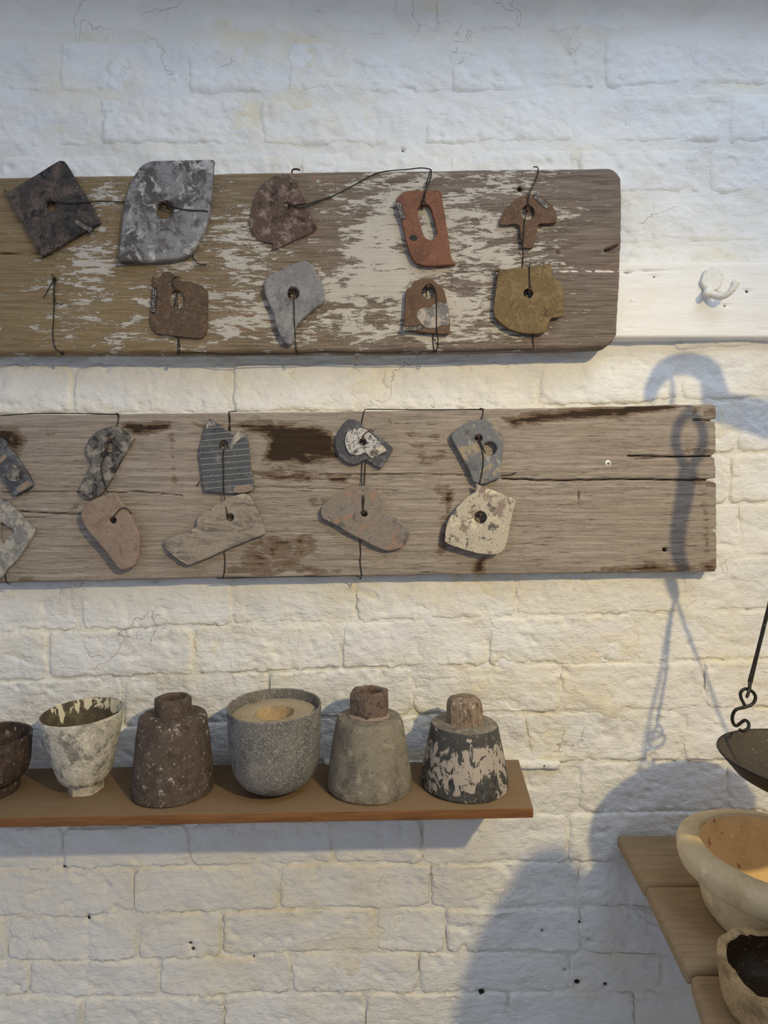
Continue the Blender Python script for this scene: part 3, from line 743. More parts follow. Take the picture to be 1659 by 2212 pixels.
P1, P2 = P1F, P2F
template('A', 1, [(20, 305), (60, 318), (130, 280), (280, 190), (425, 100), (458, 92), (490, 108), (545, 200), (660, 385), (740, 545), (700, 580), (520, 685), (330, 800), (305, 795), (240, 690), (150, 530), (70, 390)],
         [circ(383, 432, 40)], 'dark_slate', 'dark sooty square template with torn left corner, tied at far left of upper plank', P1, .002, .006, .0012)
template('B', 1, [(1105, 98), (1180, 88), (1400, 84), (1500, 82), (1590, 80), (1589, 110), (1588, 190), (1570, 420), (1540, 560), (1500, 660), (1430, 770), (1380, 805), (1300, 828), (1100, 840), (905, 845), (885, 835), (885, 770), (905, 600), (925, 420), (955, 300), (1000, 200), (1050, 130)],
         [circ(1225, 455, 68)], 'grey_slate', 'largest template, grey chalky slate reaching above the upper plank', P1, .002, .011, .0030)
template('C', 2, [(620, 235), (680, 235), (730, 265), (760, 330), (810, 430), (828, 488), (720, 506), (690, 486), (660, 478), (636, 492), (628, 515), (640, 545), (670, 553), (710, 546), (760, 541), (850, 550), (880, 590), (900, 650), (925, 690), (925, 720), (900, 745), (800, 795), (700, 840), (620, 880), (535, 910), (528, 895), (540, 865), (520, 850), (440, 838), (390, 800), (345, 740), (330, 680), (335, 600), (350, 520), (375, 430), (410, 360), (470, 300), (550, 250)],
         [], 'rust_sheet', 'thin rusty sheet template with a slit running to its hole, centre of upper plank', P1, .0015, .0018, .0004, 2, 0.4)
template('D', 1, [(1148, 955), (1160, 975), (1195, 965), (1205, 935), (1240, 920), (1275, 925), (1310, 950), (1340, 980), (1380, 993), (1440, 1000), (1500, 1025), (1535, 1055), (1552, 1090), (1550, 1250), (1545, 1360), (1525, 1400), (1490, 1418), (1400, 1412), (1200, 1390), (1150, 1360), (1125, 1310), (1120, 1260), (1135, 1100), (1141, 958)],
         [circ(1320, 1130, 58, 68)], 'rust_brown', 'small rust-brown template with a lobed top, under the largest grey slate', P1, .0015, .0032, .0007)
template('E', 3, [(60, 320), (100, 290), (140, 280), (250, 279), (342, 282), (360, 370), (385, 520), (405, 650), (420, 740), (445, 770), (380, 775), (280, 782), (200, 770), (160, 740), (130, 670), (100, 550), (75, 430), (50, 350)],
         [[(195, 400), (215, 374), (250, 372), (278, 395), (300, 470), (318, 550), (310, 588), (280, 607), (250, 600), (230, 570), (210, 500), (195, 440)]], 'terracotta', 'red terracotta template with a long slot, on upper plank', P1, .0025, .007, .0012)
template('F', 2, [(780, 1010), (840, 1010), (890, 1050), (930, 1120), (980, 1210), (1000, 1290), (995, 1350), (960, 1400), (880, 1460), (800, 1530), (750, 1590), (725, 1660), (705, 1750), (660, 1755), (630, 1735), (600, 1680), (560, 1600), (540, 1500), (500, 1400), (460, 1290), (455, 1240), (475, 1165), (520, 1130), (650, 1065)],
         [circ(718, 1300, 52)], 'smooth_slate', 'smooth grey slate template tapering to a foot, below the rusty slit sheet', P1, .0015, .010, .0028)
template('G', 3, [(115, 940), (150, 920), (180, 880), (240, 862), (300, 880), (350, 920), (372, 960), (395, 1060), (407, 1150), (402, 1220), (380, 1235), (250, 1225), (100, 1205), (95, 1180), (105, 1060)],
         [circ(258, 957, 42, 42)], 'brown_clay', 'small brown clay template with a white splash, below the red slotted one', P1, .0025, .007, .0012)
template('H', 3, [(735, 490), (745, 460), (780, 400), (830, 345), (900, 312), (950, 305), (1020, 325), (1080, 375), (1110, 430), (1119, 470), (1108, 492), (1050, 500), (995, 505), (980, 560), (965, 640), (953, 660), (907, 662), (888, 650), (875, 580), (862, 510), (800, 508), (742, 508)],
         [circ(922, 427, 46)], 'brown_clay', 'mushroom-shaped brown template hung near right end of upper plank', P1, .0025, .005, .0010)
template('I', 3, [(735, 805), (850, 795), (1000, 775), (1068, 765), (1085, 785), (1080, 830), (1100, 855), (1140, 900), (1160, 960), (1162, 1040), (1152, 1113), (1085, 1125), (1060, 1160), (1045, 1210), (1010, 1230), (900, 1228), (800, 1200), (720, 1140), (697, 1090), (700, 1020), (715, 900), (730, 812)],
         [circ(925, 963, 31)], 'pitted_gold', 'ochre pitted template below the mushroom-shaped one', P1, .005, .006, .0014)
template('J', 4, [(735, 400), (760, 345), (820, 285), (900, 250), (960, 238), (1010, 250), (1060, 280), (1110, 315), (1138, 335), (1130, 365), (1080, 450), (1000, 590), (920, 740), (850, 830), (800, 862), (760, 850), (700, 815), (672, 795), (680, 760), (720, 670), (775, 545), (745, 500), (730, 450)],
         [circ(928, 412, 46)], 'soot_band', 'club-shaped blotched grey template leaning right, upper left of lower plank', P2, .0015, .007, .0022)
template('N', 4, [(740, 900), (800, 860), (880, 830), (960, 812), (990, 820), (1030, 880), (1090, 970), (1150, 1080), (1185, 1170), (1190, 1260), (1180, 1340), (1150, 1420), (1100, 1455), (1050, 1468), (1010, 1455), (970, 1410), (900, 1310), (800, 1200), (730, 1110), (690, 1020), (690, 980), (710, 930)],
         [circ(960, 1043, 28)], 'pink_stone', 'pinkish leaf-shaped stone template below the club-shaped one', P2, .0095, .009, .0025)
template('P', 4, [(0, 335), (40, 370), (70, 430), (130, 490), (200, 600), (255, 690), (272, 735), (250, 765), (140, 832), (115, 825), (60, 740), (0, 650), (-80, 560), (-130, 470), (-120, 400), (-60, 345)],
         [circ(-60, 470, 28)], 'blue_slate', 'blue-black template cut off by left edge, upper row of lower plank', P2, .0015, .008, .0016)
template('Q', 4, [(0, 850), (60, 880), (140, 960), (230, 1060), (295, 1125), (230, 1250), (150, 1370), (60, 1460), (0, 1540), (-90, 1480), (-190, 1250), (-160, 1000), (-70, 860)],
         [[(5, 1062), (60, 1092), (115, 1130), (70, 1190), (25, 1245), (5, 1215), (-4, 1140)]], 'limed_slate', 'lime-crusted template with a triangular cut-out at left edge of lower plank', P2, .0015, .005, .0010)
template('K', 5, [(305, 180), (320, 150), (335, 130), (380, 160), (440, 205), (498, 240), (510, 208), (570, 235), (585, 330), (600, 460), (620, 580), (560, 605), (480, 608), (330, 600), (300, 590), (285, 500), (265, 350), (280, 280)],
         [circ(425, 298, 28)], 'ruled_slate', 'dark slate template ruled with pale lines, broken at the top', P2, .0015, .006, .0008, 2)
template('O', 5, [(40, 915), (150, 870), (240, 825), (250, 780), (280, 740), (360, 690), (450, 640), (540, 612), (580, 620), (620, 680), (660, 770), (685, 850), (680, 875), (600, 905), (500, 945), (430, 975), (330, 1020), (210, 1068), (180, 1060), (110, 1010), (70, 970)],
         [circ(463, 765, 24)], 'stone_L', 'boot-shaped pale combed stone template below the ruled slate', P2, .0015, .009, .0022)
template('L', 5, [(1135, 280), (1150, 230), (1200, 150), (1240, 135), (1290, 150), (1330, 190), (1430, 255), (1500, 310), (1502, 340), (1440, 440), (1425, 448), (1380, 425), (1335, 398), (1290, 420), (1240, 425), (1190, 400), (1150, 350)],
         [circ(1315, 282, 22)], 'blue_slate', 'dark grey template lying behind a smaller white speckled one', P2, .0015, .006, .0014)
template('L2', 5, [(1200, 270), (1220, 215), (1280, 190), (1340, 205), (1400, 260), (1468, 335), (1440, 350), (1372, 386), (1330, 350), (1290, 365), (1240, 360), (1210, 320)],
         [circ(1315, 282, 24)], 'white_ring', 'small white speckled metal template lying on a dark grey one', P2, .0085, .0018, .0004)
template('R', 5, [(1045, 740), (1050, 700), (1080, 665), (1150, 610), (1230, 570), (1310, 560), (1380, 575), (1430, 610), (1455, 660), (1460, 735), (1520, 760), (1590, 820), (1612, 870), (1595, 920), (1560, 960), (1480, 978), (1420, 965), (1330, 920), (1230, 870), (1130, 810), (1060, 775)],
         [circ(1325, 742, 18)], 'brown_heart', 'grey and brown beaked stone template below the white speckled one', P2, .0015, .009, .0022)
template('M', 6, [(490, 415), (560, 340), (680, 270), (820, 235), (920, 245), (1000, 290), (1050, 360), (1078, 440), (1075, 600), (1050, 760), (1045, 880), (1010, 905), (880, 955), (820, 965), (770, 950), (740, 920), (680, 800), (600, 640), (520, 500)],
         [circ(803, 455, 42), circ(918, 563, 86)] if False else [circ(800, 450, 40), circ(925, 566, 78)], 'two_hole', 'grey-blue slate template with one small and one large hole', P2, .0015, .010, .0022)
template('S', 6, [(765, 958), (800, 970), (900, 1010), (1050, 1065), (1150, 1110), (1213, 1150), (1190, 1230), (1160, 1380), (1120, 1580), (1090, 1680), (1020, 1740), (930, 1750), (800, 1740), (650, 1700), (500, 1650), (430, 1615), (420, 1580), (440, 1430), (490, 1320), (560, 1220), (660, 1120), (750, 1055), (776, 1025)],
         [circ(820, 1335, 72)], 'white_crust', 'cream-crusted pointed template standing off the lower plank at right', P2, .0125, .0035, .0007)

def sub_plate(key, name, z, pts, mat, th=0.0006, n=3, jit=0.5, parent=None, lift=0.0):
    T = TEMPL[key]; px = zp(z, pts)
    me = plate_mesh(name, px, [], T['front'], th, 0.0001, jit, n, T['c'])
    o = link(name, me, M_T.get(mat) if isinstance(mat, str) else mat, T['root'])
    o.location = (0, -(T['th'] / 2 + th / 2 - 0.0001 + lift), 0)
    return o
# painted and crusted areas that stand proud of their template
sub_plate('G', 'white_splash', 3, [(185, 1110), (195, 1078), (230, 1062), (270, 1065), (300, 1035), (335, 1022), (372, 1035), (385, 1020), (398, 1080), (402, 1150), (400, 1172), (360, 1175), (320, 1188), (280, 1194), (240, 1185), (205, 1150)], M_CHALK)
sub_plate('P', 'raised_disc', 4, circ(125, 640, 72), 'soot_band', 0.0015)
sub_plate('P', 'clay_smear', 4, [(148, 760), (240, 705), (262, 735), (248, 757), (165, 803)], 'pink_stone', 0.0005)
sub_plate('P', 'clay_smear', 4, [(0, 510), (40, 480), (55, 505), (20, 545), (0, 560), (-20, 540)], 'pink_stone', 0.0005)
sub_plate('L2', 'bent_tab', 5, [(1335, 348), (1440, 305), (1466, 336), (1372, 384)], 'white_crust', 0.0012, 1, 0.2)
sub_plate('K', 'clay_crust', 5, [(490, 575), (530, 558), (600, 560), (618, 580), (570, 602), (500, 604)], 'pink_stone', 0.0010)
sub_plate('K', 'clay_crust', 5, [(505, 225), (515, 213), (566, 238), (540, 255), (495, 290), (475, 330), (465, 310), (480, 260)], 'limed_slate', 0.0007)
sub_plate('K', 'clay_crust', 5, [(312, 175), (335, 137), (370, 160), (372, 180), (340, 178), (322, 195)], 'limed_slate', 0.0007)
sub_plate('O', 'worn_lip', 5, [(52, 950), (80, 975), (118, 1008), (180, 1050), (195, 1062), (175, 1056), (105, 1008), (68, 970)], 'white_crust', 0.0008)
sub_plate('E', 'dark_blotch', 3, [(140, 585), (165, 575), (188, 590), (185, 612), (160, 615), (138, 605)], M_BLACK, 0.0003)

def number(key, pos_px, ang, text, size_px, strip_len, strip_h):
    """hand-inked museum number on a black strip"""
    T = TEMPL[key]; k = (D0 - T['front']) / F
    cx, cy = T['c']
    hl, hh = strip_len / 2 * k, strip_h / 2 * k
    v, f = box_geo(-hl, hl, -0.00025, 0.00025, -hh, hh)
    n = 14
    vv = [Vector(((abs(math.cos(a)) ** .6) * math.copysign(hl, math.cos(a)), 0, (abs(math.sin(a)) ** .6) * math.copysign(hh, math.sin(a)))) for a in [2 * math.pi * i / n for i in range(n)]]
    V = [p + Vector((0, -0.0002, 0)) for p in vv] + [p + Vector((0, 0.0002, 0)) for p in vv]
    Fc = [tuple(range(n))[::-1], tuple(range(n, 2 * n))] + [(i, (i + 1) % n, n + (i + 1) % n, n + i) for i in range(n)]
    st = link('number_strip', mesh('number_strip', V, Fc), M_BLACK, T['root'])
    st.location = ((pos_px[0] - cx) * k, -(T['th'] / 2 + 0.0001), -(pos_px[1] - cy) * k)
    st.rotation_euler = (0, -math.radians(ang), 0)
    st['label'] = 'hand-inked white number on a black strip'
    cu = bpy.data.curves.new('t', 'FONT'); cu.body = text; cu.size = size_px * k * 1.35; cu.align_x = 'CENTER'; cu.align_y = 'CENTER'; cu.shear = 0.25; cu.extrude = 0.00008; cu.offset = 0.0
    tmp = bpy.data.objects.new('tmp', cu); C.objects.link(tmp)
    dg = bpy.context.evaluated_depsgraph_get(); dg.update()
    me = bpy.data.meshes.new_from_object(tmp.evaluated_get(dg)); bpy.data.objects.remove(tmp)
    wmax = max(abs(v.co.x) for v in me.vertices)
    sx = min(1.0, hl * 0.88 / wmax)
    for v in me.vertices:
        x, y, z = v.co; v.co = (x * sx, -z - 0.00032, y)
    me.materials.clear()
    link('inscription', me, M_INK, st)
number('A', (181, 488), 150.5, 'G/1971/1256', 9, 46, 13)
number('D', (333, 650), 86, 'G/1971/1257', 8, 60, 11)
number('E', (866, 455), 107, 'G/1971/1259', 9, 42, 11)
number('H', (1169, 436), -42, 'G/1971/1260', 9, 44, 12)
number('G', (891, 709), 184, 'G/1971/1258', 8, 48, 12)
number('J', (188, 1068), -27, 'G/1971/1261', 7, 32, 9)

# nails the templates hang on
for px, py, pf, L in [(107, 428, P1, .016), (357, 436, P1, .020), (623, 440, P1, .012), (381, 625, P1, .012), (914, 440, P1, .016), (630, 622, P1, .018), (925, 618, P1, .016), (1140, 452, P1, .014), (1145, 625, P1, .018), (118, 600, P1, .010)]:
    nail(px, py, pf, plank1, random.uniform(-2, 2), 3.0, L)
for px, py, pf, L in [(237, 950, P2, .014), (242, 1120, P2, .022), (481, 957, P2, .013), (497, 1114, P2, .016), (784, 948, P2, .017), (784, 1106, P2, .016), (1033, 943, P2, .018), (1038, 1112, P2, .020)]:
    nail(px, py, pf, plank2, random.uniform(-2, 2), 3.0, L)

# ------------------------------------------------------------------ wires
def fo(key): return TEMPL[key]['front'] + 0.0012
def wire(label, runs, r=0.0008):
    geo = []
    for run in runs:
        pts = [W(p[0], p[1] - 8 if 755 < p[1] < 780 else p[1], p[2]) for p in run]
        geo.append(tube_geo(pts, r, 7, 4))
    v, f = join_geo(geo)
    b = v[0].copy()
    o = link('wire', mesh('wire', [p - b for p in v], f, 60), M_WIRE, None, b)
    return tag(o, label, 'wire', 'wires tying the templates to the planks')
def knot(px, py, out, r=3.5, turns=2):
    return [(px + r * math.cos(a) * (1 - .05 * i), py + r * math.sin(a) * (1 - .05 * i), out + 0.0006 * (i % 3)) for i, a in enumerate(np.linspace(0, turns * 2 * math.pi, turns * 8))]
p1o, p2o = P1F + 0.0010, P2F + 0.0010
a, b = fo('A'), fo('B')
wire('thin wire running sideways from the dark square template to the large grey slate',
     [[(100, 437, a), (108, 434, a + .001), (150, 439, a), (200, 436, a), (215, 435, a - .004), (262, 436, p1o + .001), (290, 437, p1o), (330, 437, p1o), (348, 438, p1o + .004), (356, 440, b)],
      knot(361, 437, b, 5, 3), [(364, 443, b), (385, 450, b), (410, 454, b), (440, 455, b), (449, 457, b - .001), (453, 458, p1o + .002)], [(417, 546, p1o + .001), (418, 556, p1o + .002), (425, 567, p1o + .003), (436, 572, p1o + .003), (446, 571, p1o + .004)]])
wire('wire with no template, knotted to a nail and hanging down the upper plank',
     [[(112, 592, p1o + .002), (116, 600, p1o + .003), (118, 606, p1o + .002), (117, 640, p1o + .001), (116, 690, p1o), (114, 725, p1o), (120, 752, p1o + .001), (129, 768, p1o + .002), (134, 773, P1F - .002)],
      knot(118, 604, p1o + .003, 5, 2), [(116, 606, p1o + .002), (107, 620, p1o + .003), (95, 642, p1o + .003)], [(119, 608, p1o + .002), (117, 630, p1o + .003), (120, 652, p1o + .003), (130, 657, p1o + .003), (136, 656, p1o + .003)], knot(135, 771, P1F - .001, 4, 2)])
d = fo('D')
wire('wire loop through the small rust-brown template, tied off below it',
     [[(384, 665, p1o), (383, 645, d), (381, 628, d + .001), (373, 615, d), (374, 602, d), (384, 597, d), (391, 601, d)], [(377, 664, p1o), (380, 645, d), (382, 628, d)],
      [(377, 664, p1o), (382, 690, p1o - .0008), (384, 730, p1o), (385, 745, p1o), (384, 760, p1o), (386, 772, P1F - .002)], [(386, 730, p1o + .001), (388, 748, p1o), (388, 772, P1F - .002)], knot(386, 770, P1F + .001, 4, 2)], 0.0007)
c, e = fo('C'), fo('E')
wire('long double wire slanting up from the rusty slit sheet to the red slotted template',
     [[(622, 446, c + .001), (640, 445, c + .001), (668, 439, c), (715, 425, p1o + .002), (760, 402, p1o + .002), (800, 380, p1o + .001), (823, 372, p1o), (850, 368, P1F - .001), (880, 366, P1F - .001), (905, 363, P1F), (922, 364, P1F), (932, 369, p1o), (929, 390, p1o + .003), (920, 415, e), (914, 440, e)],
      [(624, 444, c + .002), (650, 449, c + .001), (680, 439, c), (720, 423, p1o + .001)], [(930, 368, p1o), (922, 395, p1o + .004), (916, 418, e), (912, 438, e)], knot(914, 436, e, 5, 2), knot(626, 444, c + .001, 4, 2)])
f_ = fo('F')
wire('wire from the hole of the smooth grey foot-shaped template to the plank bottom',
     [[(626, 643, p1o), (627, 632, f_ - .002), (630, 622, f_), (634, 632, f_), (635, 660, f_), (636, 700, f_), (638, 730, p1o + .004), (640, 765, p1o), (641, 771, P1F - .002)], knot(631, 622, f_, 3.5, 2), knot(643, 770, P1F, 4, 1)])
g = fo('G')
wire('double wire over the white-splashed clay template', [[(922, 642, p1o + .002), (920, 625, g), (924, 614, g + .001), (934, 616, g), (942, 632, g), (943, 660, g), (943, 700, g), (945, 720, g), (946, 745, p1o), (942, 767, P1F - .001)],
     [(934, 721, p1o), (936, 745, p1o), (938, 767, P1F - .001)], knot(924, 618, g, 5, 2), knot(940, 767, P1F, 4, 1)])
wire('wire running along the bottom edge of the upper plank', [[(386, 771, P1F - .004), (450, 771, P1F - .004), (508, 773, P1F - .003), (570, 772, P1F - .003), (640, 772, P1F - .003), (700, 768, P1F - .003), (780, 770, P1F - .003), (860, 769, P1F - .003), (940, 768, P1F - .003), (1040, 766, P1F - .003), (1100, 763, P1F - .003), (1152, 761, P1F - .003)]])
h = fo('H')
wire('wire crossing the mushroom-shaped template from the plank top', [[(1152, 361, P1F - .002), (1161, 361, P1F), (1162, 375, p1o), (1152, 400, p1o + .002), (1143, 418, h), (1140, 440, h + .001), (1137, 455, h), (1133, 480, h), (1131, 510, h), (1129, 536, h), (1130, 555, p1o + .001), (1128, 578, p1o)], knot(1141, 444, h, 4, 2)])
i_ = fo('I')
wire('short wire over the top of the ochre pitted template', [[(1145, 570, p1o + .004), (1144, 575, i_), (1144, 600, i_), (1145, 615, i_), (1146, 622, i_), (1141, 631, i_)], [(1144, 612, i_), (1144, 638, i_ - .002), (1143, 642, p1o + .001)], [(1143, 642, p1o + .001), (1146, 680, p1o), (1149, 716, p1o + .001), (1152, 740, p1o), (1152, 762, P1F - .002)], knot(1143, 630, i_, 3.5, 2)])
j = fo('J')
wire('wire along the plank top down to the club-shaped template', [[(-30, 900, P2F - .003), (60, 894, P2F - .003), (160, 893, P2F - .003), (245, 895, P2F - .002), (256, 895, p2o), (255, 910, p2o), (252, 922, p2o + .002), (246, 928, j - .004)], [(252, 892, P2F - .001), (256, 900, p2o)],
     [(238, 945, j), (233, 970, j), (226, 985, j), (219, 1005, j), (221, 1025, j), (227, 1045, j), (233, 1066, j)], [(167, 1062, p2o), (190, 1062, p2o)]])
nn = fo('N')
wire('short curl of wire over the pinkish leaf-shaped template', [[(242, 1122, nn), (248, 1113, nn), (258, 1101, nn), (268, 1097, nn), (277, 1101, nn), (284, 1110, nn - .003)]])
k_, o_ = fo('K'), fo('O')
wire('wire linking the ruled slate with the boot-shaped stone', [[(498, 931, p2o), (496, 915, p2o), (495, 892, p2o), (503, 889, P2F), (511, 888, P2F)], [(494, 930, p2o), (497, 905, p2o + .001), (494, 890, P2F)],
     [(474, 965, k_), (480, 955, k_), (485, 962, k_ + .001), (482, 985, k_), (483, 1020, k_), (483, 1060, k_), (486, 1085, k_), (490, 1105, o_), (492, 1115, o_)], knot(495, 1114, o_, 4, 2),
     [(484, 1192, p2o), (486, 1210, p2o), (485, 1235, p2o), (481, 1250, P2F - .002)], [(425, 1050, p2o), (431, 1040, p2o)]])
l2, rr = fo('L2'), fo('R')
wire('wire along the top edge and down to the white speckled template', [[(1046, 884, P2F - .001), (950, 885, P2F - .002), (880, 885, P2F - .002), (800, 884, P2F - .001), (788, 886, P2F), (785, 895, p2o), (781, 915, p2o + .001)],
     [(784, 955, l2), (784, 944, l2 + .001), (790, 935, l2), (800, 930, l2), (808, 932, l2)], knot(784, 949, l2, 3, 2)])
wire('pair of wires between the white speckled template and the beaked stone', [[(782, 1000, p2o), (781, 1030, p2o + .001), (781, 1048, p2o + .004), (783, 1080, rr), (785, 1105, rr)], [(789, 1000, p2o), (788, 1030, p2o + .001), (787, 1048, p2o + .004), (786, 1080, rr), (784, 1105, rr)], knot(785, 1106, rr, 4, 2),
     [(785, 1106, rr), (785, 1110, rr - .006), (783, 1120, p2o - .0008), (779, 1150, p2o - .0008), (777, 1165, p2o), (779, 1190, p2o), (778, 1215, p2o), (781, 1240, p2o), (779, 1250, P2F - .002)]])
m_ = fo('M'); s_ = fo('S')
wire('wire over the two-holed slate with a loose end beside it', [[(1036, 882, P2F - .001), (1043, 884, P2F), (1043, 895, p2o), (1040, 905, p2o + .002)], [(1036, 942, m_ - .001), (1033, 952, m_), (1038, 962, m_), (1043, 978, m_), (1044, 1000, m_), (1041, 1022, m_), (1036, 1045, m_)], [(1034, 945, m_), (1042, 965, m_ + .0005), (1049, 980, p2o + .003)], knot(1035, 950, m_, 3, 2),
     [(1083, 1027, p2o), (1095, 1026, p2o), (1103, 1026, p2o + .001), (1115, 1020, p2o + .003)]])
wire('wire running along the bottom edge of the lower plank', [[(468, 1249, P2F - .002), (500, 1249, P2F - .003), (560, 1247, P2F - .003), (620, 1246, P2F - .003), (700, 1245, P2F - .003), (760, 1243, P2F - .002), (776, 1247, P2F), (778, 1253, P2F)]])
wire('short wire below the triangular cut-out template at far left', [[(10, 1230, p2o), (12, 1245, p2o), (14, 1258, P2F), (22, 1262, P2F - .002)]])

# ------------------------------------------------------------------ coat hook on the white rail
M_HOOK = mottled('lumpy_white_paint', (0.80, 0.79, 0.75, 1), [((0.62, 0.58, 0.50, 1), 160, .52, .64), ((0.18, 0.15, 0.12, 1), 420, .70, .74)], 0.6, 0, ((300, .0012), (110, .0012)), seed=50, speck=0.0)
hk = empty('coat_hook', W(1535, 640, RF), 'paint-clogged white coat hook curling right on the white rail', 'hook')
pr = []
n = 28
kk = (D0 - RF - .006) / F
pad = [(1535 + (24 * math.cos(t) + 3 * math.sin(t)), 605 - (27 * math.sin(t) - 4 * math.cos(t))) for t in [2 * math.pi * i / 20 for i in range(20)]]
pad = [(x + (-2 if y > 605 else 2), y) for x, y in pad]
pm = plate_mesh('mounting_plate', pad, [], RF + .007, .007, .0025, 0.6, 2, (1535, 640), 3)
po = link('mounting_plate', pm, M_HOOK, hk, (0, -.0035, 0))
base = W(1535, 640, RF)
def hp(px, py, o): return W(px, py, RF + o) - base
v, f = tube_geo([hp(1529, 618, .003), hp(1531, 632, .008), hp(1545, 639, .014), hp(1560, 640, .020), hp(1573, 634, .025), hp(1583, 623, .028), hp(1588, 612, .029), hp(1590, 607, .029)], [.006, .0058, .005, .0048, .0048, .005, .0056, .0045], 12, 5)
link('hook_arm', mesh('hook_arm', v, f, 60), M_HOOK, hk)
v, f = tube_geo([hp(1531, 626, .004), hp(1528, 632, .012), hp(1527, 635, .017), hp(1526, 636, .019)], [.005, .0052, .0050, .003], 10, 4)
link('hook_stub', mesh('hook_stub', v, f, 60), M_HOOK, hk)

# ------------------------------------------------------------------ shelf
SHO = 0.150; SHT = 0.013
def shelf_z(x): return -0.3714 - ((1120 - CX) / S - x) * 0.0185
SL = math.atan(0.0185)
import bmesh
shelf_v = []
xs_l = -0.95
xb, xf = (1120 - CX) / S, (1152 - CX) / F * (D0 - SHO)
top4 = [Vector((xs_l, -0.001, 0)), Vector((xb, -0.001, 0)), Vector((xf, -SHO, 0)), Vector((xs_l, -SHO, 0))]
vs_ = [Vector((p.x, p.y, shelf_z(p.x))) for p in top4] + [Vector((p.x, p.y, shelf_z(p.x) - SHT)) for p in top4]
org = Vector((0.1, -0.06, shelf_z(0.1)))
me = mesh('wall_shelf', [p - org for p in vs_], [(0, 1, 2, 3)[::-1], (4, 5, 6, 7), (0, 1, 5, 4), (1, 2, 6, 5), (2, 3, 7, 6), (3, 0, 4, 7)])
bm = bmesh.new(); bm.from_mesh(me); bmesh.ops.recalc_face_normals(bm, faces=bm.faces)
bmesh.ops.bevel(bm, geom=list(bm.edges), offset=0.0012, segments=2, profile=0.5, affect='EDGES'); bm.to_mesh(me); bm.free(); smooth(me, 40)
shelf = link('wall_shelf', me, M_SHELF, None, org); tag(shelf, 'narrow dusty brown wooden shelf carrying the row of pots', 'shelf')
cl = board('trim_2', M_WALL, 700.0, lambda v: 1212.0 + 4 * pn(np.asarray(v) * 3, .2, 5), lambda x: 1647 + 2.0 * pn(x / 30.0, 1.5, 5), lambda x: 1663 + 1.6 * pn(x / 25.0, 3.5, 5), 0.0075, -0.004, 4, 1.6,
           lambda x, y, a: 0.0016 * fbm(x / 60.0, y / 20.0, 8, 3), lambda x, y, v: {'stain': 0.15 + 0 * x, 'dark_spot': np.exp(-(((x - 1176) / 3) ** 2 + ((y - 1655) / 3) ** 2)), 'rough': 1 + 0 * x}, 0.004)
tag(cl, kind='structure')

# ------------------------------------------------------------------ pots on the shelf
M_IRON = mottled('dark_rusted_iron', P(58, 47, 41, 1.27), [(P(82, 66, 56, 1.27), 30, .48, .64), (P(38, 31, 28, 1.27), 20, .54, .66), (P(150, 138, 126, 1.10), 46, .61, .63, (1, 1, .7)), (P(112, 84, 52, 1.10), 12, .62, .68)], 0.85, 0, ((120, .0018), (380, .0008)), seed=60)
M_IRON2 = mottled('flaking_brown_iron', P(84, 72, 64, 1.14), [(P(68, 56, 48, 1.14), 40, .46, .62), (P(112, 100, 90, 1.14), 26, .56, .68), (P(170, 160, 150, 0.99), 70, .60, .62, (1, 1, .7)), (P(140, 112, 64, 0.99), 30, .66, .68)], 0.88, 0, ((150, .0014), (420, .0006)), seed=61)
M_SLIPPED = mottled('white_slip_crust', P(168, 162, 148, 1.38), [(P(118, 114, 106, 1.29), 26, .48, .60), (P(190, 184, 168, 1.38), 40, .52, .62), (P(72, 72, 70, 1.20), 42, .60, .67), (P(176, 164, 132, 1.29), 14, .58, .68)], 0.85, 0, ((70, .0022), (200, .0012)), seed=62)
def _slip(s, c):
    x = s.n.new('ShaderNodeSeparateXYZ'); s.l(s.tc, x.inputs[0])
    side = s.math('MULTIPLY', s.step(x.outputs[1], 0.0, 0.04), s.step(x.outputs[2], 0.078, 0.105))
    f = s.math('ADD', s.noise(38, (1, 1, .45), 8, .6, .8, 3), s.math('MULTIPLY', side, 0.22))
    return s.mix(s.step(f, 0.66, 0.675), c, P(182, 174, 150, 1.4))
M_INNER = mottled('dark_pot_inside', P(64, 58, 46, 1.5), [(P(82, 74, 58, 1.5), 18, .5, .7), (P(82, 74, 58, 1.5), 40, .5, .6)], 0.6, 0, ((80, .0005),), seed=64, extra=_slip)
M_ZINC = mottled('pitted_grey_zinc', P(104, 101, 96, 1.32), [(P(84, 82, 80, 1.27), 14, .46, .64), (P(150, 148, 142, 1.27), 230, .52, .62), (P(74, 72, 72, 1.27), 22, .58, .7), (P(128, 122, 112, 1.27), 10, .55, .7)], 0.7, 0.1, ((260, .0008), (60, .0006)), seed=65)
M_PLASTER = mottled('dusty_plaster', P(150, 136, 112, 1.18), [(P(128, 114, 92, 1.11), 26, .5, .66), (P(170, 154, 124, 1.18), 50, .56, .68), (P(90, 80, 66, 0.96), 90, .66, .72)], 0.9, 0, ((140, .0008),), seed=66)
M_FUNNEL = mottled('warm_plaster', P(168, 146, 112, 1.2), [(P(150, 128, 96, 1.2), 40, .5, .7)], 0.9, 0, ((140, .0006),), seed=67)
M_GREYCONE = mottled('worn_grey_cone', P(124, 117, 102, 1.11), [(P(96, 90, 80, 1.11), 18, .47, .64, (1, 1, .6)), (P(148, 142, 126, 1.11), 34, .54, .66), (P(168, 160, 144, 1.11), 90, .63, .70), (P(78, 72, 64, 1.04), 48, .62, .70)], 0.75, 0, ((90, .0008), (300, .0005)), seed=68)
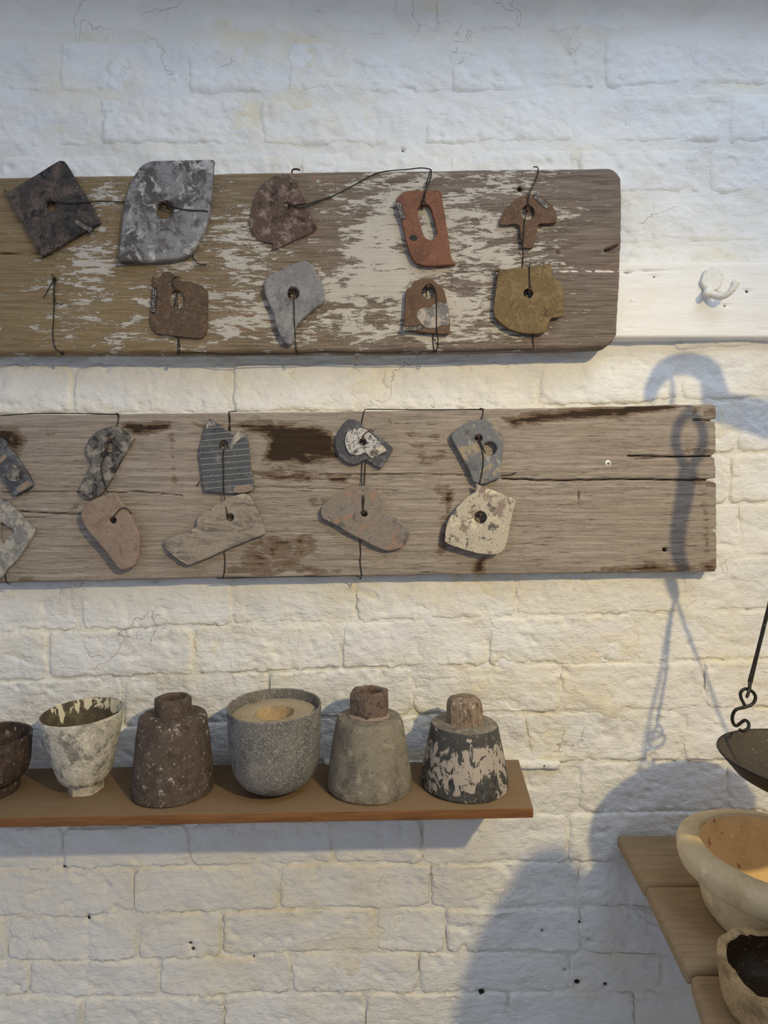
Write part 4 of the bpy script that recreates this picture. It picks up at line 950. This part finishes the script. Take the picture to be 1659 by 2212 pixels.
def _splat(s, c):
    x = s.n.new('ShaderNodeSeparateXYZ'); s.l(s.tc, x.inputs[0])
    hz = s.math('MULTIPLY', s.step(x.outputs[2], 0.074, 0.060), s.math('ADD', 0.35, s.math('MULTIPLY', s.step(x.outputs[2], 0.015, 0.045), 0.65)))
    f = s.math('ADD', s.noise(58, (1, 1, .7), 9, .66, .9, 3), s.math('MULTIPLY', hz, 0.12))
    f = s.math('ADD', f, s.math('MULTIPLY', s.math('SUBTRACT', s.noise(120, (1, 1, .5), 5, .6, .3, 5), 0.5), 0.22))
    return s.mix(s.step(f, 0.585, 0.60), c, s.mix(s.noise(60, (1, 1, 1), 5), P(142, 132, 121, 1.15), P(166, 155, 143, 1.15)))
M_SPLASH = mottled('splattered_black', P(60, 60, 58, 1.3), [(P(40, 40, 40, 1.3), 24, .5, .64), (P(92, 90, 86, 1.3), 50, .57, .66)], 0.6, 0, ((110, .0006),), seed=71, extra=_splat)
M_NUT = mottled('crusted_nut', P(104, 88, 78, 1.19), [(P(74, 60, 52, 1.19), 60, .48, .62), (P(150, 134, 118, 1.19), 60, .60, .70)], 0.9, 0, ((160, .0014), (400, .0008)), seed=70)
M_PLUG = mottled('weathered_plug', P(128, 112, 96, 1.4), [(P(84, 68, 56, 1.3), 90, .48, .60, (1, 1, .3)), (P(178, 164, 146, 1.4), 130, .58, .66, (1, 1, .4))], 0.95, 0, ((120, .0040, (1, 1, .35)), (320, .0014)), seed=72)

M_NUTB = mottled('dusty_iron_nut', P(84, 72, 64, 1.15), [(P(66, 54, 46, 1.15), 40, .48, .62), (P(120, 106, 94, 1.1), 50, .56, .68)], 0.85, 0, ((300, .0006),), seed=73)
def pot_root(px, out, label, name, grp=None, lean=0.0, cat='pot'):
    # foot stands on the shelf
    z0 = -0.378
    for _ in range(3):
        x = (px - CX) / F * (D0 - out); z0 = shelf_z(x)
    return empty(name, (x, -out, z0 + 0.0004), label, cat, grp, rot=(0, lean, 0))

def ring_shape(n, R, hexmix, rot):
    """points between hexagon and circle"""
    out = []
    for i in range(n):
        a = 2 * math.pi * i / n
        t = ((a - rot) % (math.pi / 3)) - math.pi / 6
        rh = R * math.cos(math.pi / 6) / math.cos(t)
        r = rh * hexmix + R * 0.95 * (1 - hexmix)
        out.append((r * math.cos(a), r * math.sin(a)))
    return out
def nut_mesh(name, R, r, z0, z1, rot=0.3, hexmix=0.9, depth=None, jit=0.0006, n=60, chamfer=0.1):
    V, Fc, rings = [], [], []
    h = z1 - z0
    spec = [('o', 1.0, z0), ('o', 1.0, z0 + h * .35), ('o', 1.0, z0 + h * .7), ('o', 1.0, z1 - h * .08), ('o', 1 - chamfer * .5, z1 - h * .02), ('o', 1 - chamfer, z1)]
    if r > 0:
        d = depth or h * .8
        spec += [('i', 1.1, z1), ('i', 1.0, z1 - .0015), ('i', 0.94, z1 - d * .25), ('i', 1.0, z1 - d * .4), ('i', 0.94, z1 - d * .6), ('i', 1.0, z1 - d)]
    hx = ring_shape(n, R, hexmix, rot); ci = [(r * math.cos(2 * math.pi * i / n), r * math.sin(2 * math.pi * i / n)) for i in range(n)]
    for kind, k, z in spec:
        ring = []
        for i in range(n):
            x, y = (hx if kind == 'o' else ci)[i]
            w = 1 + float(fbm(x * 160, y * 160 + z * 200, 3, 3)) * jit / R * 1.2
            ring.append(len(V)); V.append(Vector((x * k * w, y * k * w, z + jit * 0.5 * float(pn(x * 200, y * 200, 9)))))
        rings.append(ring)
    for A, B in zip(rings, rings[1:]):
        for i in range(n): Fc.append((A[i], A[(i + 1) % n], B[(i + 1) % n], B[i]))
    Fc.append(tuple(rings[0][::-1])); Fc.append(tuple(rings[-1]))
    return mesh(name, V, Fc, 40)

# 0: squat dark bowl cut by the left edge
r0 = pot_root(-34, .078, 'squat dark iron bowl cut off by left edge of the shelf', 'iron_bowl', cat='bowl')
lathe('bowl', [(0, .012), (.036, .012), (.046, .016), (.054, .026), (.058, .040), (.0595, .077), (.058, .079), (.0555, .077), (.054, .040), (.048, .024), (.030, .020), (0, .019)], M_IRON, r0, 80, .0008, 1)
lathe('foot_ring', [(.030, .0), (.043, .0), (.044, .003), (.043, .014), (.030, .014), (.030, .0)], M_IRON, r0, 64, .0005, 2)
# 1: white crusted bowl on a nut foot, tipped slightly to the room
r1 = pot_root(186, .075, 'white slip-crusted cup with dark inside, standing on a nut foot', 'slip_cup', cat='pot', lean=-math.radians(3))
r1.rotation_euler = (math.radians(3.5), -math.radians(1.0), 0)
body = lathe('cup', [(0, .016), (.022, .016), (.030, .018), (.0345, .024), (.0385, .036), (.0445, .062), (.0500, .088), (.0545, .112), (.0540, .1135), (.0528, .1125)], M_SLIPPED, r1, 96, .0009, 3)
link('nut_foot', nut_mesh('nut_foot', .024, 0, 0.0, .0165, .2, .9, None, .0006), M_SLIPPED, r1)
# dark inside lining of the cup
lathe('lining', [(.0528, .1125), (.0522, .1105), (.0477, .088), (.0422, .062), (.0362, .036), (.0315, .0265), (.020, .0226), (0, .0225)], M_INNER, r1, 96)
# 2: dark brown cone with a nut
r2 = pot_root(374, .080, 'dark brown iron cone with a hollow nut on top, white flecks down its side', 'mould_cone', 'cone moulds on the shelf', cat='mould')
lathe('cone', [(0, 0), (.0535, 0), (.0555, .002), (.0558, .012), (.0530, .040), (.0495, .075), (.0462, .102), (.0452, .1045), (.0435, .1058), (.026, .1066), (0, .1066)], M_IRON2, r2, 96, .0008, 5)
link('nut', nut_mesh('nut', .0262, .0172, .106, .1300, .15, .60, .018, .0001), M_NUTB, r2)
# 3: grey bowl holding a plaster block
r3 = pot_root(597, .080, 'pitted grey metal bowl holding a plaster block with a funnel hole', 'zinc_bowl', cat='bowl', lean=-.02)
r3.rotation_euler = (math.radians(3.0), -math.radians(1.0), 0)
lathe('bowl', [(0, .006), (.028, .006), (.040, .009), (.050, .016), (.0575, .028), (.0615, .045), (.0633, .070), (.0645, .095), (.0655, .118), (.0645, .1192), (.0628, .118), (.0618, .095), (.0605, .070), (.058, .045), (.052, .028), (0, .020)], M_ZINC, r3, 96, .0006, 7)
lathe('foot', [(0, 0), (.020, 0), (.021, .002), (.021, .008), (0, .008)], M_ZINC, r3, 48)
ins = lathe('plaster_block', [(0, .060), (.0600, .060), (.0612, .098), (.0606, .1045), (.0560, .1072), (.0285, .1078), (.0265, .1068), (.0235, .088), (.021, .078), (0, .076)], M_PLASTER, r3, 96, .0008, 8)
fun = lathe('funnel_lining', [(.0262, .1066), (.0232, .088), (.0208, .0785), (0, .0765)], M_FUNNEL, r3, 64)
# 4: grey cone with hollow hex nut
r4 = pot_root(798, .079, 'worn grey cone with a tall hollow hexagonal nut and a ring mark', 'mould_cone', 'cone moulds on the shelf', cat='mould')
lathe('cone', [(0, 0), (.0575, 0), (.0592, .002), (.0595, .012), (.0570, .030), (.0525, .058), (.0475, .088), (.0455, .0945), (.0435, .0975), (.030, .0995), (0, .0998)], M_GREYCONE, r4, 96, .0006, 9)
link('nut', nut_mesh('nut', .0288, .0168, .0985, .1345, .35, .92, .022, .0008, chamfer=.16), M_NUT, r4)
lathe('clay_collar', [(.022, .0985), (.0285, .0988), (.0300, .1000), (.0278, .1030), (.022, .1030), (.022, .0985)], M_T['pink_stone'], r4, 48, .0022, 4)
# pressed ring mark near the top right of the cone
ringo = lathe('ring_mark', [(.0020, 0), (.0034, 0), (.0037, .0008), (.0034, .0013), (.0026, .0013), (.0020, .0008), (.0020, 0)], M_GREYCONE, r4, 24)
ang = math.radians(-62)
ringo.location = (.0480 * math.cos(ang), .0480 * math.sin(ang), .080)
ringo.rotation_euler = Vector((math.cos(ang), math.sin(ang), .16)).to_track_quat('Z', 'Y').to_euler()
# 5: splattered black cone with a plug
r5 = pot_root(1003, .079, 'black cone splattered with pale slip, rough wooden plug on top, at shelf end', 'mould_cone', 'cone moulds on the shelf', cat='mould')
lathe('cone', [(0, 0), (.0585, 0), (.0603, .002), (.0605, .010), (.0575, .030), (.0525, .055), (.0480, .076), (.0468, .082), (.0450, .0852), (.030, .0868), (0, .0870)], M_SPLASH, r5, 96, .0006, 10)
lathe('dusty_top', [(0, .0862), (.0448, .0848), (.0452, .0856), (.030, .0876), (0, .0878)], M_GREYCONE, r5, 72)
V, Fc, rings = [], [], []
n = 56
for k, z in [(1.02, .086), (1.0, .094), (1.0, .104), (.99, .111), (.93, .1165), (.80, .1205), (.55, .1228), (.25, .1235)]:
    hx = ring_shape(n, .0265, .75 if z < .115 else .55, .6); ring = []
    for i, (x, y) in enumerate(hx):
        w = k * (1 + .05 * float(fbm(x * 120, y * 120, 6, 3)) + .03 * float(pn(x * 400, y * 400 + z * 60, 2)))
        ring.append(len(V)); V.append(Vector((x * w, y * w, z + .0012 * float(pn(x * 250, y * 250, 4)))))
    rings.append(ring)
for A, B in zip(rings, rings[1:]):
    for i in range(n): Fc.append((A[i], A[(i + 1) % n], B[(i + 1) % n], B[i]))
Fc.append(tuple(rings[0][::-1])); Fc.append(tuple(rings[-1]))
link('plug', mesh('plug', V, Fc, 50), M_PLUG, r5)

# ------------------------------------------------------------------ bench
BZ = -0.484; BT = 0.020
bench = empty('work_bench', (0.7, -0.2, FLOOR), 'plain wooden plank bench with rounded plank ends, at lower right', 'bench')
bo_ = Vector(bench.location)
def bplank(x0, out0, out1, dz, skew):
    import bmesh
    v, f = box_geo(x0, 1.45, -out1 + .0010, -out0 - .0010, BZ - BT + dz, BZ + dz)
    for p in v:
        if p.x < 1.0: p.x += skew * (-p.y - out0) / (out1 - out0)
    me = mesh('bench_plank', [p - bo_ for p in v], f)
    bm = bmesh.new(); bm.from_mesh(me)
    bmesh.ops.bevel(bm, geom=[e for e in bm.edges], offset=0.0070, segments=5, profile=0.5, affect='EDGES'); bm.to_mesh(me); bm.free(); smooth(me, 40)
    return link('bench_plank', me, M_BENCH, bench)
def bx_at(px, out): return (px - CX) / F * (D0 - out)
xe = [bx_at(1331, .004), bx_at(1391, .129), bx_at(1393, .129), bx_at(1482, .274), bx_at(1489, .274), bx_at(1560, .390)]
bplank(xe[0], .004, .129, 0, xe[1] - xe[0])
bplank(xe[2], .129, .274, .0010, xe[3] - xe[2])
bplank(xe[4], .274, .420, -.0012, (xe[5] - xe[4]) * .146 / .116)
bplank(xe[4] - .01, .420, .545, 0, -.02)
bplank(xe[4] - .03, .545, .660, 0, 0)
for x in (bx_at(1531, .274), 1.30):
    for o0 in (.274, .58):
        v, f = box_geo(x, x + .055, -o0 - .05, -o0, FLOOR, BZ - BT)
        link('leg', mesh('leg', [p - bo_ for p in v], f), M_LEG, bench)
    v, f = box_geo(x + .075, x + .115, -.65, -.02, BZ - BT - .06, BZ - BT)
    link('batten', mesh('batten', [p - bo_ for p in v], f), M_LEG, bench)

# thick yellow stone mortar on the bench
M_STONE = mottled('buff_stone', P(204, 184, 146, 1.15), [(P(186, 164, 124, 1.15), 14, .48, .66), (P(222, 202, 164, 1.2), 24, .56, .68), (P(150, 118, 76, 1.1), 60, .68, .73)], 0.85, 0, ((90, .0008), (280, .0005)), seed=80, speck=0.25)
M_STONEIN = mottled('buff_stone_inside', P(216, 186, 136, 1.15), [(P(202, 170, 118, 1.15), 16, .48, .66), (P(160, 108, 74, 1.1), 40, .625, .65), (P(230, 210, 172, 1.15), 26, .6, .7)], 0.8, 0, ((90, .0007),), seed=81, speck=0.25)
mort = empty('stone_mortar', ((1690 - CX) / F * .690, -.203, BZ + .0014), 'thick-rimmed buff stone bowl standing on the bench', 'bowl')
lathe('bowl', [(0, 0), (.073, 0), (.0795, .003), (.0835, .012), (.0870, .028), (.0905, .042), (.0925, .0470), (.0955, .0485), (.0975, .0520), (.1045, .0540), (.1085, .0575), (.1110, .0660), (.1115, .0740), (.1100, .0790), (.1065, .0830), (.0990, .0862), (.0905, .0880), (.0872, .0872), (.0852, .0840)], M_STONE, mort, 128, .0008, 12)
lathe('hollow', [(.0853, .0841), (.0825, .0700), (.0760, .0460), (.0620, .0260), (.0370, .0160), (0, .0135)], M_STONEIN, mort, 112)

# broken crucible in front of it
M_CRUC = mottled('buff_fired_clay', P(168, 142, 102, 1.25), [(P(132, 108, 76, 1.2), 22, .48, .64), (P(190, 168, 128, 1.2), 40, .56, .68), (P(96, 76, 52, 1.1), 70, .64, .70)], 0.88, 0, ((90, .0014), (260, .0008)), seed=82)
M_CRUCIN = mottled('glassy_dark_inside', P(62, 46, 22, 0.66), [(P(44, 32, 18, 0.66), 14, .5, .66), (P(120, 104, 80), 200, .74, .77)], 0.4, 0, ((60, .0006),), spec=0.4, seed=83)
cruc = empty('broken_crucible', ((1708 - CX) / F * .560, -.333, BZ - .0006), 'broken thick-walled clay crucible with dark inside, front corner of the bench', 'crucible')
def jag(p):
    a = math.atan2(p.y, p.x)
    if p.z > .022:
        k = (p.z - .022) / .024
        p = p + Vector((0, 0, k * (0.004 * float(pn(math.cos(a) * 2.2 + 5, math.sin(a) * 2.2, 3)) + 0.0016 * float(pn(math.cos(a) * 7, math.sin(a) * 7, 5)) + 0.0010 * float(pn(math.cos(a) * 17, math.sin(a) * 17, 6)))))
    return p
lathe('vessel', [(0, 0), (.052, 0), (.0560, .003), (.0585, .012), (.0605, .026), (.0618, .040), (.0620, .0435), (.0610, .0455), (.0575, .0458), (.0538, .0452), (.0530, .0435)], M_CRUC, cruc, 96, .0009, 14, 38, jag)
lathe('glazed_inside', [(.0531, .0437), (.0525, .034), (.0500, .020), (.040, .010), (0, .0065)], M_CRUCIN, cruc, 96, .0009, 14, 38, jag)

# unseen bottle shape, added to cast the shadow on the bench end and wall
shadow_caster = empty('shadow_bottle', (.452, -.500, BZ + .0004), 'unseen bottle shape added at near edge of bench to cast the lower shadow', 'bottle')
lathe('bottle', [(0, 0), (.072, 0), (.077, .005), (.081, .080), (.083, .190), (.083, .240), (.079, .270), (.067, .305), (.050, .334), (.036, .350), (.030, .356), (.030, .368), (.028, .371), (.022, .370), (.022, .350), (0, .350)], M_STONE, shadow_caster, 72, .0006, 15)

# ------------------------------------------------------------------ balance scale hanging over the bench
M_BLACKIRON = mottled('black_iron', P(44, 42, 38, 1.3), [(P(66, 62, 56, 1.2), 120, .55, .68), (P(120, 116, 108), 260, .70, .75)], 0.55, 0.4, ((250, .0006),), seed=90)
M_PAN = mottled('dull_bronze_pan', P(74, 66, 54, 1.1), [(P(62, 54, 44, 1.1), 14, .46, .64), (P(88, 78, 64, 1.1), 30, .58, .70), (P(190, 180, 160), 260, .735, .765)], 0.6, 0.25, ((50, .0006),), seed=91)
M_PANOUT = mottled('blackened_pan', P(30, 24, 21, .9), [(P(46, 37, 31, .9), 30, .55, .68), (P(150, 140, 126), 50, .70, .73)], 0.5, 0.2, ((80, .0006),), seed=92)
PO = 0.235
def SHW(px, py, out=PO):
    """a point `out` from the wall whose lamp shadow falls on wall pixel (px,py)"""
    w = Vector(((px - CX) / S, 0, (CY - py) / S)); t = out / -LAMP.y
    return w + (LAMP - w) * t
pc = Vector(((1780 - CX) / F * (D0 - PO), -PO, -(1650 - CY) / F * (D0 - PO)))
scale = empty('balance_scale', (1.04, -PO, BZ + .0012), 'old balance scale with dark round pan hanging on rods at right edge', 'scale')
so = Vector(scale.location)
pan = lathe('pan', [(0, -.0360), (.044, -.0350), (.068, -.030), (.088, -.019), (.0995, -.005), (.1045, .0008), (.1040, .0024), (.1015, .0018)], M_PANOUT, scale, 96)
pan.location = pc - so
pin = lathe('pan_inside', [(.1016, .0018), (.0968, -.005), (.0858, -.0170), (.066, -.0280), (.044, -.0325), (.042, -.0322), (0, -.0330)], M_PAN, scale, 96)
pin.location = pc - so
apex = SHW(1425, 1330)
rod_a, rod_b = W(1620, 1474, PO - .072), W(1659, 1318, PO - .060)
apex = rod_a + (rod_b - rod_a) * ((apex.z - rod_a.z) / (rod_b.z - rod_a.z))
def bar(name, pts, r, seg=10, sub=5):
    v, f = tube_geo([Vector(p) for p in pts], r, seg, sub); return link(name, mesh(name, [p - so for p in v], f, 60), M_BLACKIRON, scale)
for q, a in enumerate((122, 242, 2)):
    d = Vector((math.cos(math.radians(a)), math.sin(math.radians(a)), 0))
    at = pc + d * .0950 + Vector((0, 0, -.004))
    if q == 0:
        o = PO - .07
        e0 = W(1611, 1508, o - .004)
        bar('s_hook', [W(1598, 1577, o + .016), W(1606, 1579, o + .014), W(1616, 1573, o + .008), W(1617, 1562, o + .002), W(1608, 1556, o - .006), W(1590, 1568, o - .010), W(1582, 1556, o - .008), W(1584, 1541, o - .006), W(1592, 1532, o - .005), W(1612, 1527, o - .004), W(1627, 1519, o - .004), W(1632, 1505, o - .004), W(1624, 1493, o - .004), W(1610, 1488, o - .003), W(1600, 1496, o - .002), W(1601, 1508, o - .001), W(1609, 1524, o)], .0020)
        low_ = W(1616, 1500, o - .004); bar('rod_eye', [W(1614, 1504, o + .004), W(1617, 1494, o + .003), W(1621, 1470, o - .002), W(1619, 1490, o - .010), W(1614, 1504, o - .009), W(1614, 1504, o + .004)], .0018)
        bar('rod', [rod_a, rod_a * .8 + apex * .2, apex], [.0028, .0022, .0022], 10, 1)
    else:
        up = at + Vector((d.x * .004, d.y * .004, .030))
        bar('s_hook', [at + d * -.012 + Vector((0, 0, .004)), at + d * -.004 + Vector((0, 0, -.004)), at + d * .006 + Vector((0, 0, .002)), at + d * .010 + Vector((0, 0, .014)), at + Vector((0, 0, .020)), at + d * -.008 + Vector((0, 0, .030)), at + Vector((0, 0, .038)), at + d * .008 + Vector((0, 0, .030))], .0020)
        bar('rod', [at + Vector((0, 0, .034)), (at + Vector((0, 0, .034))) * .5 + apex * .5, apex], .0024)
bar('stem', [apex, SHW(1432, 1200), SHW(1445, 1100), SHW(1455, 1040)], [.007, .0095, .0115, .0125])
bar('stem_ring', [SHW(1455, 1040), SHW(1430, 990), SHW(1432, 945), SHW(1458, 915), SHW(1484, 945), SHW(1484, 990), SHW(1455, 1040)], .0062)
bar('link_wire', [SHW(1458, 925), SHW(1454, 860), SHW(1450, 815), SHW(1454, 785)], .0028)
bar('beam', [SHW(1402, 862), SHW(1412, 830), SHW(1440, 796), SHW(1490, 784), SHW(1532, 806), SHW(1542, 845), SHW(1556, 878), SHW(1604, 893), SHW(1670, 910), SHW(1760, 930), SHW(1900, 960), SHW(2200, 1010)], [.008, .010, .013, .0145, .015, .016, .018, .021, .024, .026, .028, .028], 14)
top = SHW(2200, 1010)
so_x = so.x
bar('pillar', [Vector((so.x, so.y, BZ + .012)), Vector((so.x, so.y, -.1)), Vector((so.x, so.y, top.z + .02))], .014, 14)
pb = lathe('pillar_base', [(0, 0), (.07, 0), (.07, .008), (.05, .016), (.02, .024), (0, .024)], M_BLACKIRON, scale, 48)
